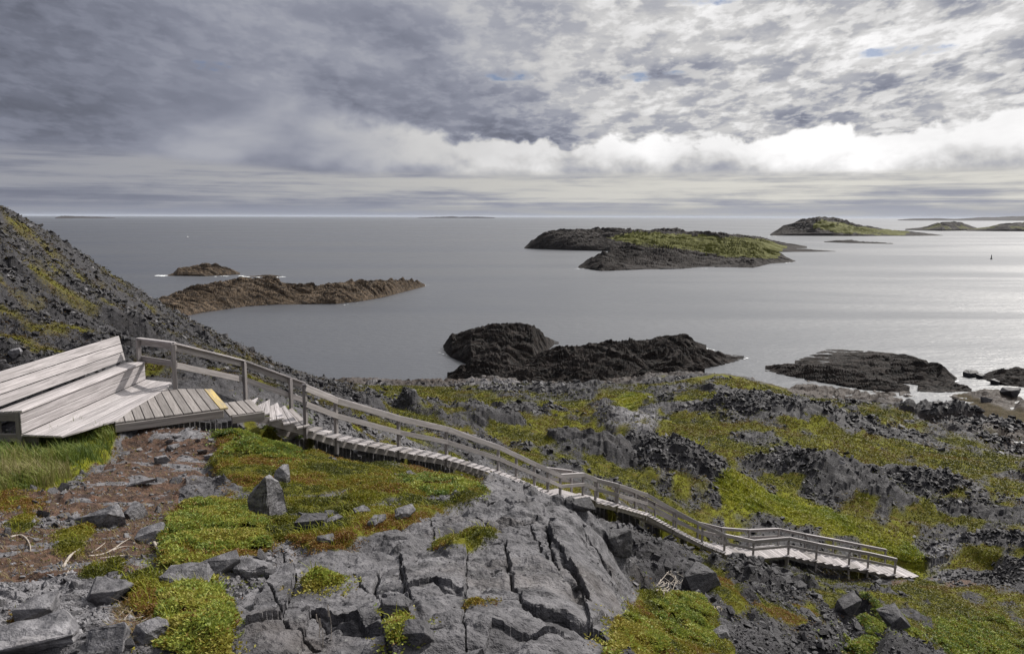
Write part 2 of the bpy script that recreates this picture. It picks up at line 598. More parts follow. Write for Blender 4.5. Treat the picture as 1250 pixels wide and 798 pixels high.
# near edge of the walkway: (pixel x, y, depth)
PATH0 = WP((284, 497, 17.4), (330, 507, 18.2), (378, 521, 19.0))
PATH1 = WP((378, 521, 19.0), (413, 533, 20.1), (489, 548, 22.5), (547, 558, 24.5), (610, 577, 27.0), (654, 595, 29.4), (688, 609, 31.2))
PATHL = WP((688, 609, 31.2), (713, 605, 32.2), (728, 611, 33.0))
PATH2 = WP((728, 611, 33.0), (755, 617, 33.8), (790, 627, 36.0), (823, 645, 37.6), (858, 663, 39.0), (885, 674, 40.0), (920, 681, 40.8))
PATHB = WP((920, 681, 40.8), (963, 677, 41.25))
PATH3 = WP((963, 677, 41.25), (997, 684, 41.8), (1037, 691, 42.3), (1060, 695, 42.6), (1093, 702, 43.0), (1120, 703, 43.7))
PATHB[1][2] = PATHB[0][2] - 0.02; PATH3[0][2] = PATHB[1][2]

ctrl = []
def cp(px, rows):
    for py, D in rows:
        ctrl.append(P(px, py, D))


cp(-340, [(798, 3.6), (740, 4.8), (690, 6.0), (600, 10), (540, 14), (440, 20), (340, 26), (200, 40), (120, 60), (150, 110), (200, 210)])
cp(-120, [(798, 3.3), (740, 4.4), (650, 7), (600, 9.3), (545, 12.4), (470, 16.5), (400, 22), (330, 30), (260, 40), (215, 52), (240, 110), (262, 210)])
cp(0, [(798, 3.2), (740, 4.2), (700, 5.1), (650, 6.8), (600, 9.2), (560, 11.5), (548, 12.8), (480, 17.5), (440, 22), (400, 27), (340, 37), (300, 44), (258, 52), (262, 75), (300, 120)])
cp(60, [(560, 12.2), (470, 19), (430, 26), (380, 37), (330, 52), (291, 62), (300, 90), (330, 140)])
cp(100, [(798, 3.1), (740, 4.1), (690, 5.4), (640, 7.3), (590, 9.8), (548, 13), (525, 14.5), (450, 21.5), (420, 28), (380, 42), (340, 62), (318, 72), (335, 110)])
cp(175, [(430, 29), (410, 42), (390, 62), (368, 90), (385, 118), (392, 180)])
cp(200, [(798, 3.0), (740, 4.0), (690, 5.3), (640, 7.3), (590, 10), (548, 13.2), (515, 15.2), (485, 18), (450, 24), (425, 38)])
cp(245, [(440, 32), (420, 58), (402, 96), (420, 125), (428, 180)])
cp(300, [(474, 21), (460, 36), (440, 70), (432, 104), (448, 125)])
cp(320, [(798, 2.9), (740, 3.9), (690, 5.2), (640, 7.4), (590, 10.2), (555, 13.4), (525, 16)])
cp(385, [(500, 24), (490, 40), (478, 80), (467, 121), (473, 140)])
cp(450, [(798, 2.8), (740, 3.7), (690, 4.9), (640, 7.0), (600, 9.6), (580, 12.5), (570, 16.5), (530, 26), (510, 42), (490, 72), (472, 108), (464, 126), (468, 150)])
cp(560, [(798, 2.8), (740, 3.6), (690, 4.7), (650, 6.2), (620, 8.2), (592, 11.5), (590, 17), (545, 33), (525, 50), (500, 76), (478, 104), (466, 122), (468, 150)])
cp(625, [(560, 38), (540, 50), (515, 68), (490, 92), (470, 114), (462, 128)])
cp(650, [(798, 2.8), (740, 3.6), (690, 4.7), (650, 6.2), (625, 8.0), (606, 10.8), (625, 18)])
cp(720, [(798, 3.0), (740, 3.9), (690, 5.2), (660, 6.6), (634, 9.2), (665, 16), (640, 27), (575, 40), (555, 52), (530, 66), (500, 86), (475, 112), (460, 128)])
cp(770, [(798, 3.7), (775, 4.2), (742, 5.3), (760, 7.5), (720, 11), (680, 20), (650, 30)])
cp(800, [(798, 5.6), (775, 6.6), (740, 8.6), (705, 13), (675, 23), (608, 44), (570, 53), (530, 66), (500, 84), (470, 108), (455, 132), (458, 150)])
cp(870, [(798, 7.4), (750, 9.6), (712, 13.5), (695, 22), (680, 33), (630, 45), (600, 50)])
cp(900, [(570, 58), (530, 70), (490, 88), (462, 108), (455, 125), (462, 150)])
cp(960, [(720, 20), (697, 36), (640, 47), (600, 53), (560, 62), (520, 76), (490, 94), (474, 112), (468, 126)])
cp(1000, [(798, 13), (760, 17), (730, 25), (706, 36), (655, 46), (620, 52)])
cp(1040, [(620, 52), (580, 60), (540, 72), (505, 90), (488, 108), (480, 118)])
cp(1100, [(798, 19), (760, 24), (730, 31), (712, 39), (670, 46), (630, 52), (590, 60), (550, 72), (515, 92), (498, 106), (490, 116)])
cp(1180, [(798, 24), (760, 29), (720, 37), (690, 43), (660, 47.5), (620, 54), (575, 65), (545, 78), (520, 95), (505, 105), (490, 116)])
cp(1250, [(798, 28), (740, 34), (700, 41), (660, 46), (620, 54), (580, 66), (558, 80), (535, 95), (512, 103), (490, 115)])
cp(1450, [(798, 36), (740, 40), (700, 46), (660, 52), (600, 66), (560, 84), (510, 108), (470, 140)])
cp(1650, [(798, 40), (700, 52), (600, 78), (520, 110), (470, 150)])
for px, py, z in ((1075, 483, -.3), (1110, 487, -.35), (1150, 489, -.3), (1175, 482, -.4), (1165, 498, -.2), (1040, 479, .2), (1200, 484, .25), (1225, 496, .5), (1250, 480, -.2), (1230, 484, -.15), (1180, 510, .5), (1240, 512, .9)):
    d_ = ray(px, py); t_ = (z - H) / d_[2]
    ctrl.append(d_ * t_ + np.array([0, 0, H]))
for d in (150, 215):
    for px in (300, 450, 600, 750, 900, 1050, 1250, 1500):
        q = P(px, 400, d); q[2] = -2.2; ctrl.append(q)
for az in np.linspace(-1.2, 1.2, 9):
    for r in (0.8, 1.6):
        ctrl.append(np.array([r * math.sin(az), r * math.cos(az), H - 1.55 - 0.12 * (r - .8)]))
for path in (PATH1, PATHL, PATH2, PATHB, PATH3):
    for i in range(len(path) - 1):
        d = path[i + 1] - path[i]; d[2] = 0; d /= np.linalg.norm(d)
        lf = np.array([-d[1], d[0], 0])
        drop = 0.95 if path is PATHB else (0.55 if path is PATH3 and i < 3 else 0.20)
        for t in (0.0, 0.5):
            p = path[i] * (1 - t) + path[i + 1] * t
            ctrl.append(p - np.array([0, 0, drop])); ctrl.append(p + lf * 1.35 - np.array([0, 0, drop]))
# ground about the lookout deck
for x, y, z in ((-7.1, 13.9, -.32), (-7.6, 13.0, -.45), (-9.5, 12.6, -.55), (-6.1, 14.9, -.15), (-5.4, 15.5, -.22), (-8.2, 16, -.35), (-9.6, 16, .2), (-9.6, 18.4, .1),
                (-6.4, 17.8, -.55), (-5.6, 17.2, -.55), (-4.9, 17.0, -.55)):
    ctrl.append(np.array([x, y, FL + z]))
ctrl = np.array(ctrl)
RR = np.hypot(ctrl[:, 0], ctrl[:, 1])
cu = np.stack([np.arctan2(ctrl[:, 0], ctrl[:, 1]) * 1.6, np.log(RR)], 1)
cs = (ctrl[:, 2] - H) / RR


def kern(d2): return np.sqrt(d2 + 0.03 ** 2)


def fit():
    n = len(cu)
    K = kern(((cu[:, None] - cu[None]) ** 2).sum(-1)) - np.eye(n) * 0.004
    Q = np.concatenate([np.ones((n, 1)), cu], 1)
    M = np.block([[K, Q], [Q.T, np.zeros((3, 3))]])
    return np.linalg.solve(M, np.concatenate([cs, np.zeros(3)]))


W = fit()


def base_slope(u, v):
    out = np.empty(u.shape)
    uf = u.ravel(); vf = v.ravel(); o = out.ravel()
    for i in range(0, len(uf), 20000):
        q = np.stack([uf[i:i + 20000], vf[i:i + 20000]], 1)
        K = kern(((q[:, None] - cu[None]) ** 2).sum(-1))
        o[i:i + 20000] = K @ W[:-3] + W[-3] + q @ W[-2:]
    return o.reshape(u.shape)


# polar grid, finer where it is nearer
az = np.concatenate([np.linspace(-1.25, -0.665, 60), np.arange(-0.66, 0.66, 0.00135), np.linspace(0.665, 1.25, 60)])
lr = np.concatenate([np.arange(math.log(1.2), math.log(9.0), 0.0034), np.arange(math.log(9.0), math.log(60), 0.0048),
                     np.arange(math.log(60), math.log(215), 0.0046)])
ca = np.interp(np.linspace(0, len(az) - 1, len(az) // 4), np.arange(len(az)), az)
cl_ = np.interp(np.linspace(0, len(lr) - 1, len(lr) // 4), np.arange(len(lr)), lr)
sc = base_slope(*np.meshgrid(ca * 1.6, cl_, indexing='xy'))
ia = np.interp(az, ca, np.arange(len(ca))); il = np.interp(lr, cl_, np.arange(len(cl_)))
i0 = np.minimum(ia.astype(int), len(ca) - 2); j0 = np.minimum(il.astype(int), len(cl_) - 2)
fa = (ia - i0)[None, :]; fl = (il - j0)[:, None]
slope = ((sc[np.ix_(j0, i0)] * (1 - fa) + sc[np.ix_(j0, i0 + 1)] * fa) * (1 - fl)
         + (sc[np.ix_(j0 + 1, i0)] * (1 - fa) + sc[np.ix_(j0 + 1, i0 + 1)] * fa) * fl)
R = np.exp(lr)[:, None] * np.ones_like(az)[None, :]
TX = R * np.sin(az)[None, :]; TY = R * np.cos(az)[None, :]
TZ = H + slope * R
PX, PY, PD = project(np.stack([TX, TY, TZ], -1))


def blur(a, n):
    for _ in range(2):
        for ax in (0, 1):
            a = sum(np.roll(a, s, ax) for s in range(-n, n + 1)) / (2 * n + 1)
    return a


# ---- what grows where (outlines of the patches as they lie on the ground)
wob = 11.0
JX = PX + wob * (fbm(TX * 14 / np.maximum(R ** .6, 1), TY * 14 / np.maximum(R ** .6, 1), 4, 3) - 0.5) * 2
JY = PY + 0.7 * wob * (fbm(TX * 14 / np.maximum(R ** .6, 1) + 50, TY * 14 / np.maximum(R ** .6, 1), 4, 8) - 0.5) * 2


def patch(polys):
    o = np.zeros(PX.shape, bool)
    for p in polys:
        o |= in_poly(JX, JY, p)
    return o


GRASS = [[(-60, 545), (60, 540), (110, 522), (150, 512), (140, 542), (100, 572), (60, 598), (-60, 616)],
         [(88, 500), (150, 500), (150, 520), (90, 540)]]
MOSS = [[(258, 556), (268, 520), (300, 500), (345, 512), (375, 535), (420, 552), (500, 560), (560, 574), (590, 590), (582, 606), (540, 622), (500, 640), (455, 652),
         (400, 672), (340, 662), (280, 692), (195, 692), (195, 655), (215, 620), (300, 600), (270, 580)],
        [(150, 712), (190, 700), (250, 708), (285, 760), (270, 798), (180, 800), (190, 770), (160, 740)], [(110, 690), (150, 685), (150, 705), (100, 705)],
        [(0, 768), (60, 768), (60, 778), (0, 780)], [(0, 600), (60, 612), (40, 622), (-20, 625)], [(15, 640), (38, 630), (36, 645), (15, 650)], [(75, 650), (115, 640), (95, 680), (70, 682)],
        [(364, 712), (385, 700), (412, 703), (415, 712), (380, 721)], [(474, 752), (500, 758), (512, 770), (492, 784), (478, 778)],
        [(528, 660), (545, 650), (605, 648), (602, 660), (555, 672), (530, 670)], [(572, 738), (608, 730), (608, 745), (580, 750)],
        [(752, 770), (790, 718), (815, 722), (860, 732), (880, 765), (905, 800), (745, 800)],
        [(775, 622), (800, 630), (820, 642), (805, 648), (780, 636)], [(840, 690), (880, 702), (915, 735), (905, 742), (870, 717)], [(920, 738), (990, 742), (1003, 766), (960, 764)],
        [(988, 705), (1012, 708), (1037, 730), (1030, 747), (1010, 737), (992, 717)], [(1050, 770), (1090, 755), (1130, 770), (1165, 800), (1055, 800)], [(1083, 733), (1112, 726), (1118, 748), (1090, 747)],
        [(1085, 713), (1120, 695), (1160, 698), (1200, 718), (1300, 730), (1300, 800), (1150, 800), (1128, 770), (1165, 750), (1120, 735), (1105, 722)],
        [(0, 262), (40, 282), (34, 300), (-40, 290)], [(55, 308), (82, 328), (78, 346), (52, 332)], [(92, 333), (138, 343), (132, 360), (98, 350)], [(-60, 392), (42, 402), (72, 425), (60, 447), (-60, 450)],
        [(250, 448), (300, 455), (345, 478), (330, 490), (255, 466)], [(160, 438), (215, 430), (250, 446), (215, 462), (165, 460)], [(190, 425), (180, 415), (200, 410), (205, 418)]]
MID = [[(455, 470), (500, 473), (600, 484), (640, 500), (722, 494), (732, 515), (692, 562), (650, 562), (620, 545), (585, 520), (530, 505), (470, 488)],
       [(735, 485), (790, 468), (802, 490), (760, 502)], [(830, 478), (872, 500), (852, 522), (812, 515)], [(876, 452), (962, 468), (972, 487), (900, 482)],
       [(820, 518), (862, 500), (902, 540), (900, 562), (850, 548)], [(1000, 545), (1060, 528), (1125, 545), (1300, 558), (1300, 612), (1200, 602), (1120, 582), (1040, 588)],
       [(938, 510), (1012, 500), (1042, 545), (990, 557), (950, 532)], [(928, 558), (992, 558), (984, 577), (940, 574)], [(1050, 500), (1110, 505), (1130, 525), (1060, 522)],
       [(1040, 598), (1072, 598), (1072, 625), (1045, 622)], [(1115, 612), (1145, 620), (1140, 632), (1112, 625)], [(1160, 480), (1300, 515), (1300, 540), (1210, 535), (1190, 515)],
       [(700, 575), (730, 565), (800, 545), (815, 555), (760, 580), (715, 585)], [(1090, 625), (1130, 640), (1100, 660), (1075, 648)], [(1160, 640), (1250, 650), (1300, 680), (1200, 690)]]
GULLY = [[(822, 522), (852, 540), (888, 577), (932, 602), (982, 612), (1022, 627), (1102, 657), (1137, 677), (1125, 690), (1085, 672), (1030, 652), (985, 640), (940, 636), (888, 620), (868, 606), (895, 590), (870, 562)],
         [(740, 492), (780, 480), (795, 490), (760, 500)], [(820, 640), (800, 632), (812, 628), (840, 640)]]
SOIL = [[(-60, 612), (60, 600), (120, 570), (150, 540), (200, 507), (285, 500), (300, 520), (258, 560), (215, 602), (220, 640), (190, 690), (140, 705), (90, 698), (-60, 712)],
        [(140, 735), (215, 730), (210, 790), (130, 790)], [(1080, 700), (1190, 690), (1190, 700), (1100, 712)]]
SLAB = [[(260, 800), (285, 725), (340, 690), (400, 655), (480, 640), (592, 590), (650, 598), (715, 632), (800, 745), (775, 800)]]
FORE = [[(-100, 800), (-100, 560), (150, 500), (300, 490), (600, 560), (760, 640), (800, 800)]]
PALE = [[(-60, 700), (90, 690), (260, 690), (330, 660), (400, 655), (290, 725), (260, 800), (-60, 800)], [(160, 515), (265, 507), (270, 530), (180, 548)], [(1130, 665), (1180, 655), (1160, 690), (1120, 690)],
        [(745, 500), (800, 500), (800, 522), (760, 520)], [(425, 461), (455, 459), (472, 468), (430, 472)], [(560, 466), (640, 462), (650, 469), (570, 472)]]
grass = patch(GRASS); moss = patch(MOSS); mid = patch(MID); gully = patch(GULLY); soil = patch(SOIL); slab = patch(SLAB); pale = patch(PALE)
mot = fbm(TX * 1.5, TY * 1.5, 5, 21)
motb = fbm(TX * 0.32 + 9, TY * 0.32, 5, 31)
far = R > 24
midv = mid & (mot + 0.5 * (motb - .5) > 0.415)
spread = far & (PX > 430) & (motb + 0.75 * (mot - .5) > 0.555) & (TZ > 2.0)
spread_l = far & (PX <= 430) & (motb + 0.8 * (mot - .5) > 0.57) & (TZ > 3.0)
mossv = moss & ((mot > 0.36) | (R > 20)) & ((mot > 0.42) | (R < 20))
veg = (grass | mossv | midv | gully | spread | spread_l).astype(float)
veg = np.where(slab & ~moss, 0.0, veg)
soilf = np.where(soil & (veg < .5), np.clip(1.5 - 1.5 * sm(0.52, 0.68, fbm(TX * 2.2, TY * 2.2, 4, 44)), 0, 1), 0.0)
vegs = blur(veg, 3)
tint = blur((gully | grass).astype(float), 5) * 0.9 + 0.35 * sm(0.5, 0.66, fbm(TX * .6, TY * .6, 4, 61)) * (PX > 430)
tint = np.clip(tint, 0, 1)
slabf = blur(slab.astype(float), 4)
tone = 0.03 + 0.40 * slabf + 0.66 * blur(pale.astype(float), 5) + 0.25 * blur((soil & ~pale).astype(float), 5)
fore = patch(FORE)
tone = tone + np.where(fore & ~slab & ~pale, 0.30, 0) + np.where(R < 24, .25, .10) * (fbm(TX * .5, TY * .5, 4, 71) - 0.5)
tone = tone - .05 * ((PX < 430) & (R > 24))
tone = np.clip(blur(tone, 3), 0.0, 1)

# ---- relief
near_path = np.full(TX.shape, 99.0)
for path in (PATH0, PATH1, PATHL, PATH2, PATHB, PATH3):
    mids = []
    for i in range(len(path) - 1):
        d = path[i + 1] - path[i]; d = d / np.hypot(d[0], d[1]); lf = np.array([-d[1], d[0]])
        mids += [path[i][:2] + lf * .7, path[i + 1][:2] + lf * .7]
    near_path = np.minimum(near_path, seg_dist(TX, TY, mids))
deck_d = np.minimum(seg_dist(TX, TY, [(-8.3, 13.5), (-8.0, 18.1)]), seg_dist(TX, TY, [(-7.2, 15.2), (-5.9, 16.4)]))
keep = sm(0.9, 2.2, near_path) * sm(0.9, 1.9, deck_d)

mound = np.zeros(TX.shape)
for px, py, rad, hh in ((600, 522, 3.2, 1.3), (690, 478, 7, 1.7), (640, 500, 5, .9), (760, 512, 4, 1.6), (800, 570, 6.5, 2.4), (850, 585, 4.0, 1.2), (730, 560, 4, .8), (940, 505, 7, 2.2), (905, 480, 6, 1.4),
                        (1000, 575, 4.5, 2.0), (1050, 600, 4.0, 1.6), (1110, 590, 5, 1.5), (960, 575, 3.5, 1.2), (1040, 520, 8, 1.4), (1190, 515, 7, 1.4), (1110, 500, 6, .9), (1180, 620, 3, .9),
                        (1210, 690, 3, .9), (560, 500, 4, .8), (480, 500, 3, .7), (1230, 660, 3, .8), (830, 500, 5, 1.2)):
    k = np.argmin((PX - px) ** 2 + (PY - py) ** 2 + 1e6 * (R < 24))
    x0, y0 = TX.ravel()[k], TY.ravel()[k]
    qx = (TX - x0); qy = (TY - y0)
    q = np.hypot(qx * .8 + qy * .25, qy * .95) / rad
    q = q + 0.35 * (fbm(TX / rad * 1.6, TY / rad * 1.6, 3, 12) - .5)
    fq = 1 - sm(0.20, 1.05, q)
    TZ += .62 * hh * fq * keep
    mound = np.maximum(mound, fq)

vegs = vegs * (1 - sm(.42, .66, mound + .5 * (mot - .5)) * (1 - blur(gully.astype(float), 4)))
lh = (PX < 430) & (R > 24)
soilf = np.where(lh, np.maximum(soilf, .55 * vegs), soilf)
vegs = vegs * np.where(lh, .56, 1.0)
pix = FX / R                                       # photograph pixels per metre
rocky = np.clip(1.0 - vegs * 1.15, 0, 1)
ledge = np.zeros(TX.shape)
soft = (1 - 0.62 * slabf) * (1 - 0.80 * blur((soil | (moss & (R < 20))).astype(float), 4))
nearamp = sm(2.0, 8.0, R)
for size, amp, st, rot, sd in ((6.0, 0.20, 1.7, 0.5, 1), (2.4, 0.24, 2.1, 0.6, 2), (1.0, 0.24, 1.8, 0.35, 3), (0.42, 0.24, 1.7, 0.75, 4), (0.17, 0.22, 1.5, 0.4, 5), (0.07, 0.20, 1.3, 0.2, 6)):
    vis = sm(2.2, 5.0, size * pix)
    b_, e_ = blocks(TX, TY, size, rot, st, 10 + sd)
    g = 0.35 + 0.9 * sm(0.35, 0.65, fbm(TX / size / 5, TY / size / 5, 3, 90 + sd))
    big = size > 1.5
    a = amp * size * (sm(4.0, 16.0, R) * (1 - .6 * blur((soil | moss).astype(float) * (R < 20), 6)) if big else 1.0)
    ledge += a * b_ * g * vis * np.where(big, 0.25 + 0.75 * rocky, rocky) * np.where(big, 1.0, soft)
ledge *= np.where(R < 24, 1.0, .80)
TZ += ledge * (0.18 + 0.82 * keep)
rn = np.abs(fbm(TX * 2.6 + .5 * TY, TY * 1.5, 5, 201, .6) - .5) * 2
TZ += slabf * sm(1.5, 3.5, R) * (0.055 * (rn - .3) + 0.035 * (fbm(TX * 11, TY * 7, 4, 202, .6) - .5) - .03 * (1 - sm(0, .07, np.abs(fbm(TX * 1.9, TY * 1.2, 3, 203) - .5))))
TZ += 1.4 * (fbm(TX / 14, TY / 14, 3, 55) - 0.5) * sm(25, 60, R) * keep
# strata: ledges that rise away from the viewer and break off short
su = (TX * .30 + TY * .95) / 3.6 + 2.2 * fbm(TX / 16, TY / 16, 3, 56) + .5 * fbm(TX / 3, TY / 3, 3, 57)
sf = su - np.floor(su)
saw = np.where(sf < .14, 1 - sf / .14, (sf - .14) / .86)
sw2 = su * 2.7 + .8 * fbm(TX / 2, TY / 2, 2, 58); sw2 = sw2 - np.floor(sw2)
saw2 = np.where(sw2 < .2, 1 - sw2 / .2, (sw2 - .2) / .8)
kp2 = sm(1.6, 5.5, near_path)
TZ += (0.58 * (saw - .5) * sm(.38, .60, fbm(TX / 9, TY / 9, 3, 59)) + .20 * (saw2 - .5) + .22 * (fbm(TX * 1.1, TY * 1.1, 4, 160, .62) - .5) * 2 + .10 * np.abs(fbm(TX * 3.1, TY * 3.1, 3, 161) - .5) * 2) * rocky * sm(20, 32, R) * kp2 * np.where(PX < 430, 1.3, 1.0)
# hummocky ground cover
hum = fbm(TX * 2.4, TY * 2.4, 4, 66) - 0.5
hum2 = fbm(TX * 9, TY * 9, 3, 67) - 0.5
TZ += vegs * (0.16 * hum * sm(2, 8, R) * np.where(R > 20, 2.2, 1) + 0.05 * hum2 + 0.035) * np.clip(keep + .15, 0, 1)
TZ += soilf * 0.05 * hum2
# joints of the big bedrock slab and its ledges
CRACKS = [([(488, 668), (491, 708), (497, 718), (504, 732)], 2.6, .05), ([(569, 668), (569, 711), (565, 722), (566, 755), (570, 786)], 2.4, .045),
          ([(466, 690), (456, 711), (466, 738), (470, 775), (476, 798)], 3.0, .06), ([(524, 713), (545, 718), (569, 718)], 2.4, .04),
          ([(646, 636), (652, 650), (660, 664), (668, 676), (682, 688)], 2.6, .06), ([(668, 644), (674, 674), (697, 692), (710, 708), (720, 728)], 3.6, .09),
          ([(617, 655), (620, 687), (633, 715), (640, 738), (652, 748), (677, 756), (714, 766)], 3.4, .08), ([(633, 726), (660, 732), (684, 740), (722, 756)], 2.4, .05),
          ([(500, 760), (530, 772), (566, 764)], 2.4, .05), ([(380, 742), (405, 758), (440, 762), (470, 766)], 3.2, .07), ([(300, 700), (330, 720), (345, 760), (390, 775)], 3.0, .07),
          ([(430, 690), (445, 712), (470, 722)], 2.6, .05), ([(590, 690), (612, 686)], 2.2, .03), ([(345, 672), (360, 700), (352, 730)], 2.8, .06), ([(540, 625), (600, 640), (655, 634)], 2.4, .05),
          ([(700, 640), (722, 668), (744, 700), (752, 725)], 2.4, .05), ([(580, 605), (625, 618), (690, 622)], 2.2, .04), ([(526, 632), (530, 655), (524, 668)], 2.2, .04)]
CX = PX + 3.0 * (fbm(TX * 9, TY * 9, 3, 15) - 0.5) * 2; CY = PY + 3.0 * (fbm(TX * 9 + 31, TY * 9, 3, 16) - 0.5) * 2
nearz = R < 14
for line, w, dep in CRACKS:
    l = np.array(line); k = nearz & (PX > l[:, 0].min() - 12) & (PX < l[:, 0].max() + 12) & (PY > l[:, 1].min() - 12) & (PY < l[:, 1].max() + 12)
    d = seg_dist(CX[k], CY[k], line)
    TZ[k] -= dep * .85 * (1 - sm(0.10 * w, 0.62 * w, d)) * (R[k] / 4.5)
# steps between the plates of the slab
for poly, dz in (([(488, 668), (569, 668), (569, 716), (524, 713), (497, 718)], .035), ([(569, 660), (617, 655), (633, 715), (640, 738), (566, 760)], -.02), ([(668, 644), (700, 640), (752, 725), (760, 745), (720, 756), (710, 708)], .05),
                 ([(633, 728), (684, 740), (722, 756), (745, 770), (700, 770), (650, 748)], -.09), ([(330, 700), (360, 690), (345, 760), (300, 770)], .06), ([(380, 742), (470, 766), (480, 800), (360, 800)], -.07),
                 ([(600, 760), (730, 768), (760, 800), (580, 800)], -.05)):
    k = nearz & in_poly(CX, CY, poly)
    TZ[k] += dz * R[k] / 4.5
# nothing pierces the walkway or the decks
for line, lim in (([(-8.2, 13.7), (-8.2, 18.3)], 1.0), ([(-7.4, 15.2), (-7.2, 16.6)], .55), ([(-6.9, 15.6), (-5.9, 16.6)], .7)):
    k = (deck_d < 4) & (R < 22)
    TZ[k] = np.maximum(TZ[k], FL - 0.21 - .10 * (hum2[k] + .5) - np.maximum(0, seg_dist(TX[k], TY[k], line) - lim - .15) * 1.3)
    TZ[k] = np.minimum(TZ[k], FL - 0.16 + np.maximum(0, seg_dist(TX[k], TY[k], line) - lim) * 0.9)
for path in (PATH0, PATH1, PATHL, PATH2, PATHB, PATH3):
    for i in range(len(path) - 1):
        p, q = path[i], path[i + 1]
        d = (q - p)[:2]; L = np.hypot(*d); d = d / L; lf = np.array([-d[1], d[0]])
        k = (np.abs(TX - p[0]) < 7) & (np.abs(TY - p[1]) < 7)
        ax_, ay_ = TX[k] - p[0] - lf[0] * .68, TY[k] - p[1] - lf[1] * .68
        t = np.clip((ax_ * d[0] + ay_ * d[1]) / L, 0, 1)
        dist = np.hypot(ax_ - t * L * d[0], ay_ - t * L * d[1])
        nearside = (ax_ * lf[0] + ay_ * lf[1]) < 0
        if path is PATH0 and i == 0:
            dist = np.where((ax_ * d[0] + ay_ * d[1]) < .1, 99, dist)
        first = path is PATH0 or (path is PATH1 and i == 0)
        TZ[k] = np.minimum(TZ[k], p[2] + (q[2] - p[2]) * t - 0.14 + np.maximum(0, dist - 0.85) * np.where(nearside, .32 if first else .10, 1.1)
                           + np.maximum(0, dist - (1.9 if first else 4.5)) * 1.2)
        if path is PATH1 or path is PATH2:                      # the bank the flights rest on
            TZ[k] = np.maximum(TZ[k], p[2] + (q[2] - p[2]) * t - 0.23 - np.maximum(0, dist - .95) * 1.0)
TZ = np.where(R > 130, TZ - (R - 130) * 0.015, TZ)

nr, na = TX.shape
idx = np.arange(nr * na).reshape(nr, na)
quads = np.stack([idx[:-1, :-1], idx[:-1, 1:], idx[1:, 1:], idx[1:, :-1]], -1).reshape(-1, 4)
fv = vegs.ravel()[quads[:, 0]]
verts = np.stack([TX, TY, TZ], -1).reshape(-1, 3)
me = mesh_from('hillside', verts, quads, (fv > 0.4))
attr(me, 'mask', np.stack([vegs, soilf, tone, tint], -1).reshape(-1, 4))
terrain = tag(link('hillside_terrain', me, M_TERRAIN), kind='structure')
PX, PY, PD = project(np.stack([TX, TY, TZ], -1))


def ground(x, y):
    """height of the land at a point"""
    a = np.interp(np.arctan2(x, y), az, np.arange(na)); l = np.interp(np.log(np.hypot(x, y)), lr, np.arange(nr))
    i = np.minimum(np.floor(a).astype(int), na - 2); j = np.minimum(np.floor(l).astype(int), nr - 2)
    fa_ = a - i; fl_ = l - j
    return (TZ[j, i] * (1 - fa_) + TZ[j, i + 1] * fa_) * (1 - fl_) + (TZ[j + 1, i] * (1 - fa_) + TZ[j + 1, i + 1] * fa_) * fl_


# which points of the land can be seen from the lookout (for choosing where loose stones are worth building)
run = np.maximum.accumulate((TZ - H) / R, axis=0)
SEEN = ((TZ - H) / R >= run - 0.004) & (TZ > -0.12)


def hit(px, py):
    """ground point under a photograph pixel (first surface met)"""
    d = ray(px, py); a = math.atan2(d[0], d[1]); i = int(np.argmin(abs(az - a)))
    s = d[2] / math.hypot(d[0], d[1])
    col = (TZ[:, i] - H) / R[:, i]
    j = np.argmax(col >= s)
    return np.array([TX[j, i], TY[j, i], TZ[j, i]]), R[j, i]


# ------------------------------------------------------------------ sea
sv = np.array([(-60000, -60000, 0), (60000, -60000, 0), (60000, 60000, 0), (-60000, 60000, 0)], float)
sea = tag(link('sea', mesh_from('sea', sv, np.array([[0, 1, 2, 3]])), M_SEA), kind='structure')


# ------------------------------------------------------------------ islets and islands
def seapoint(px, py):
    d = ray(px, py); t = -H / d[..., 2]
    return d * t[..., None] + np.array([0, 0, H])


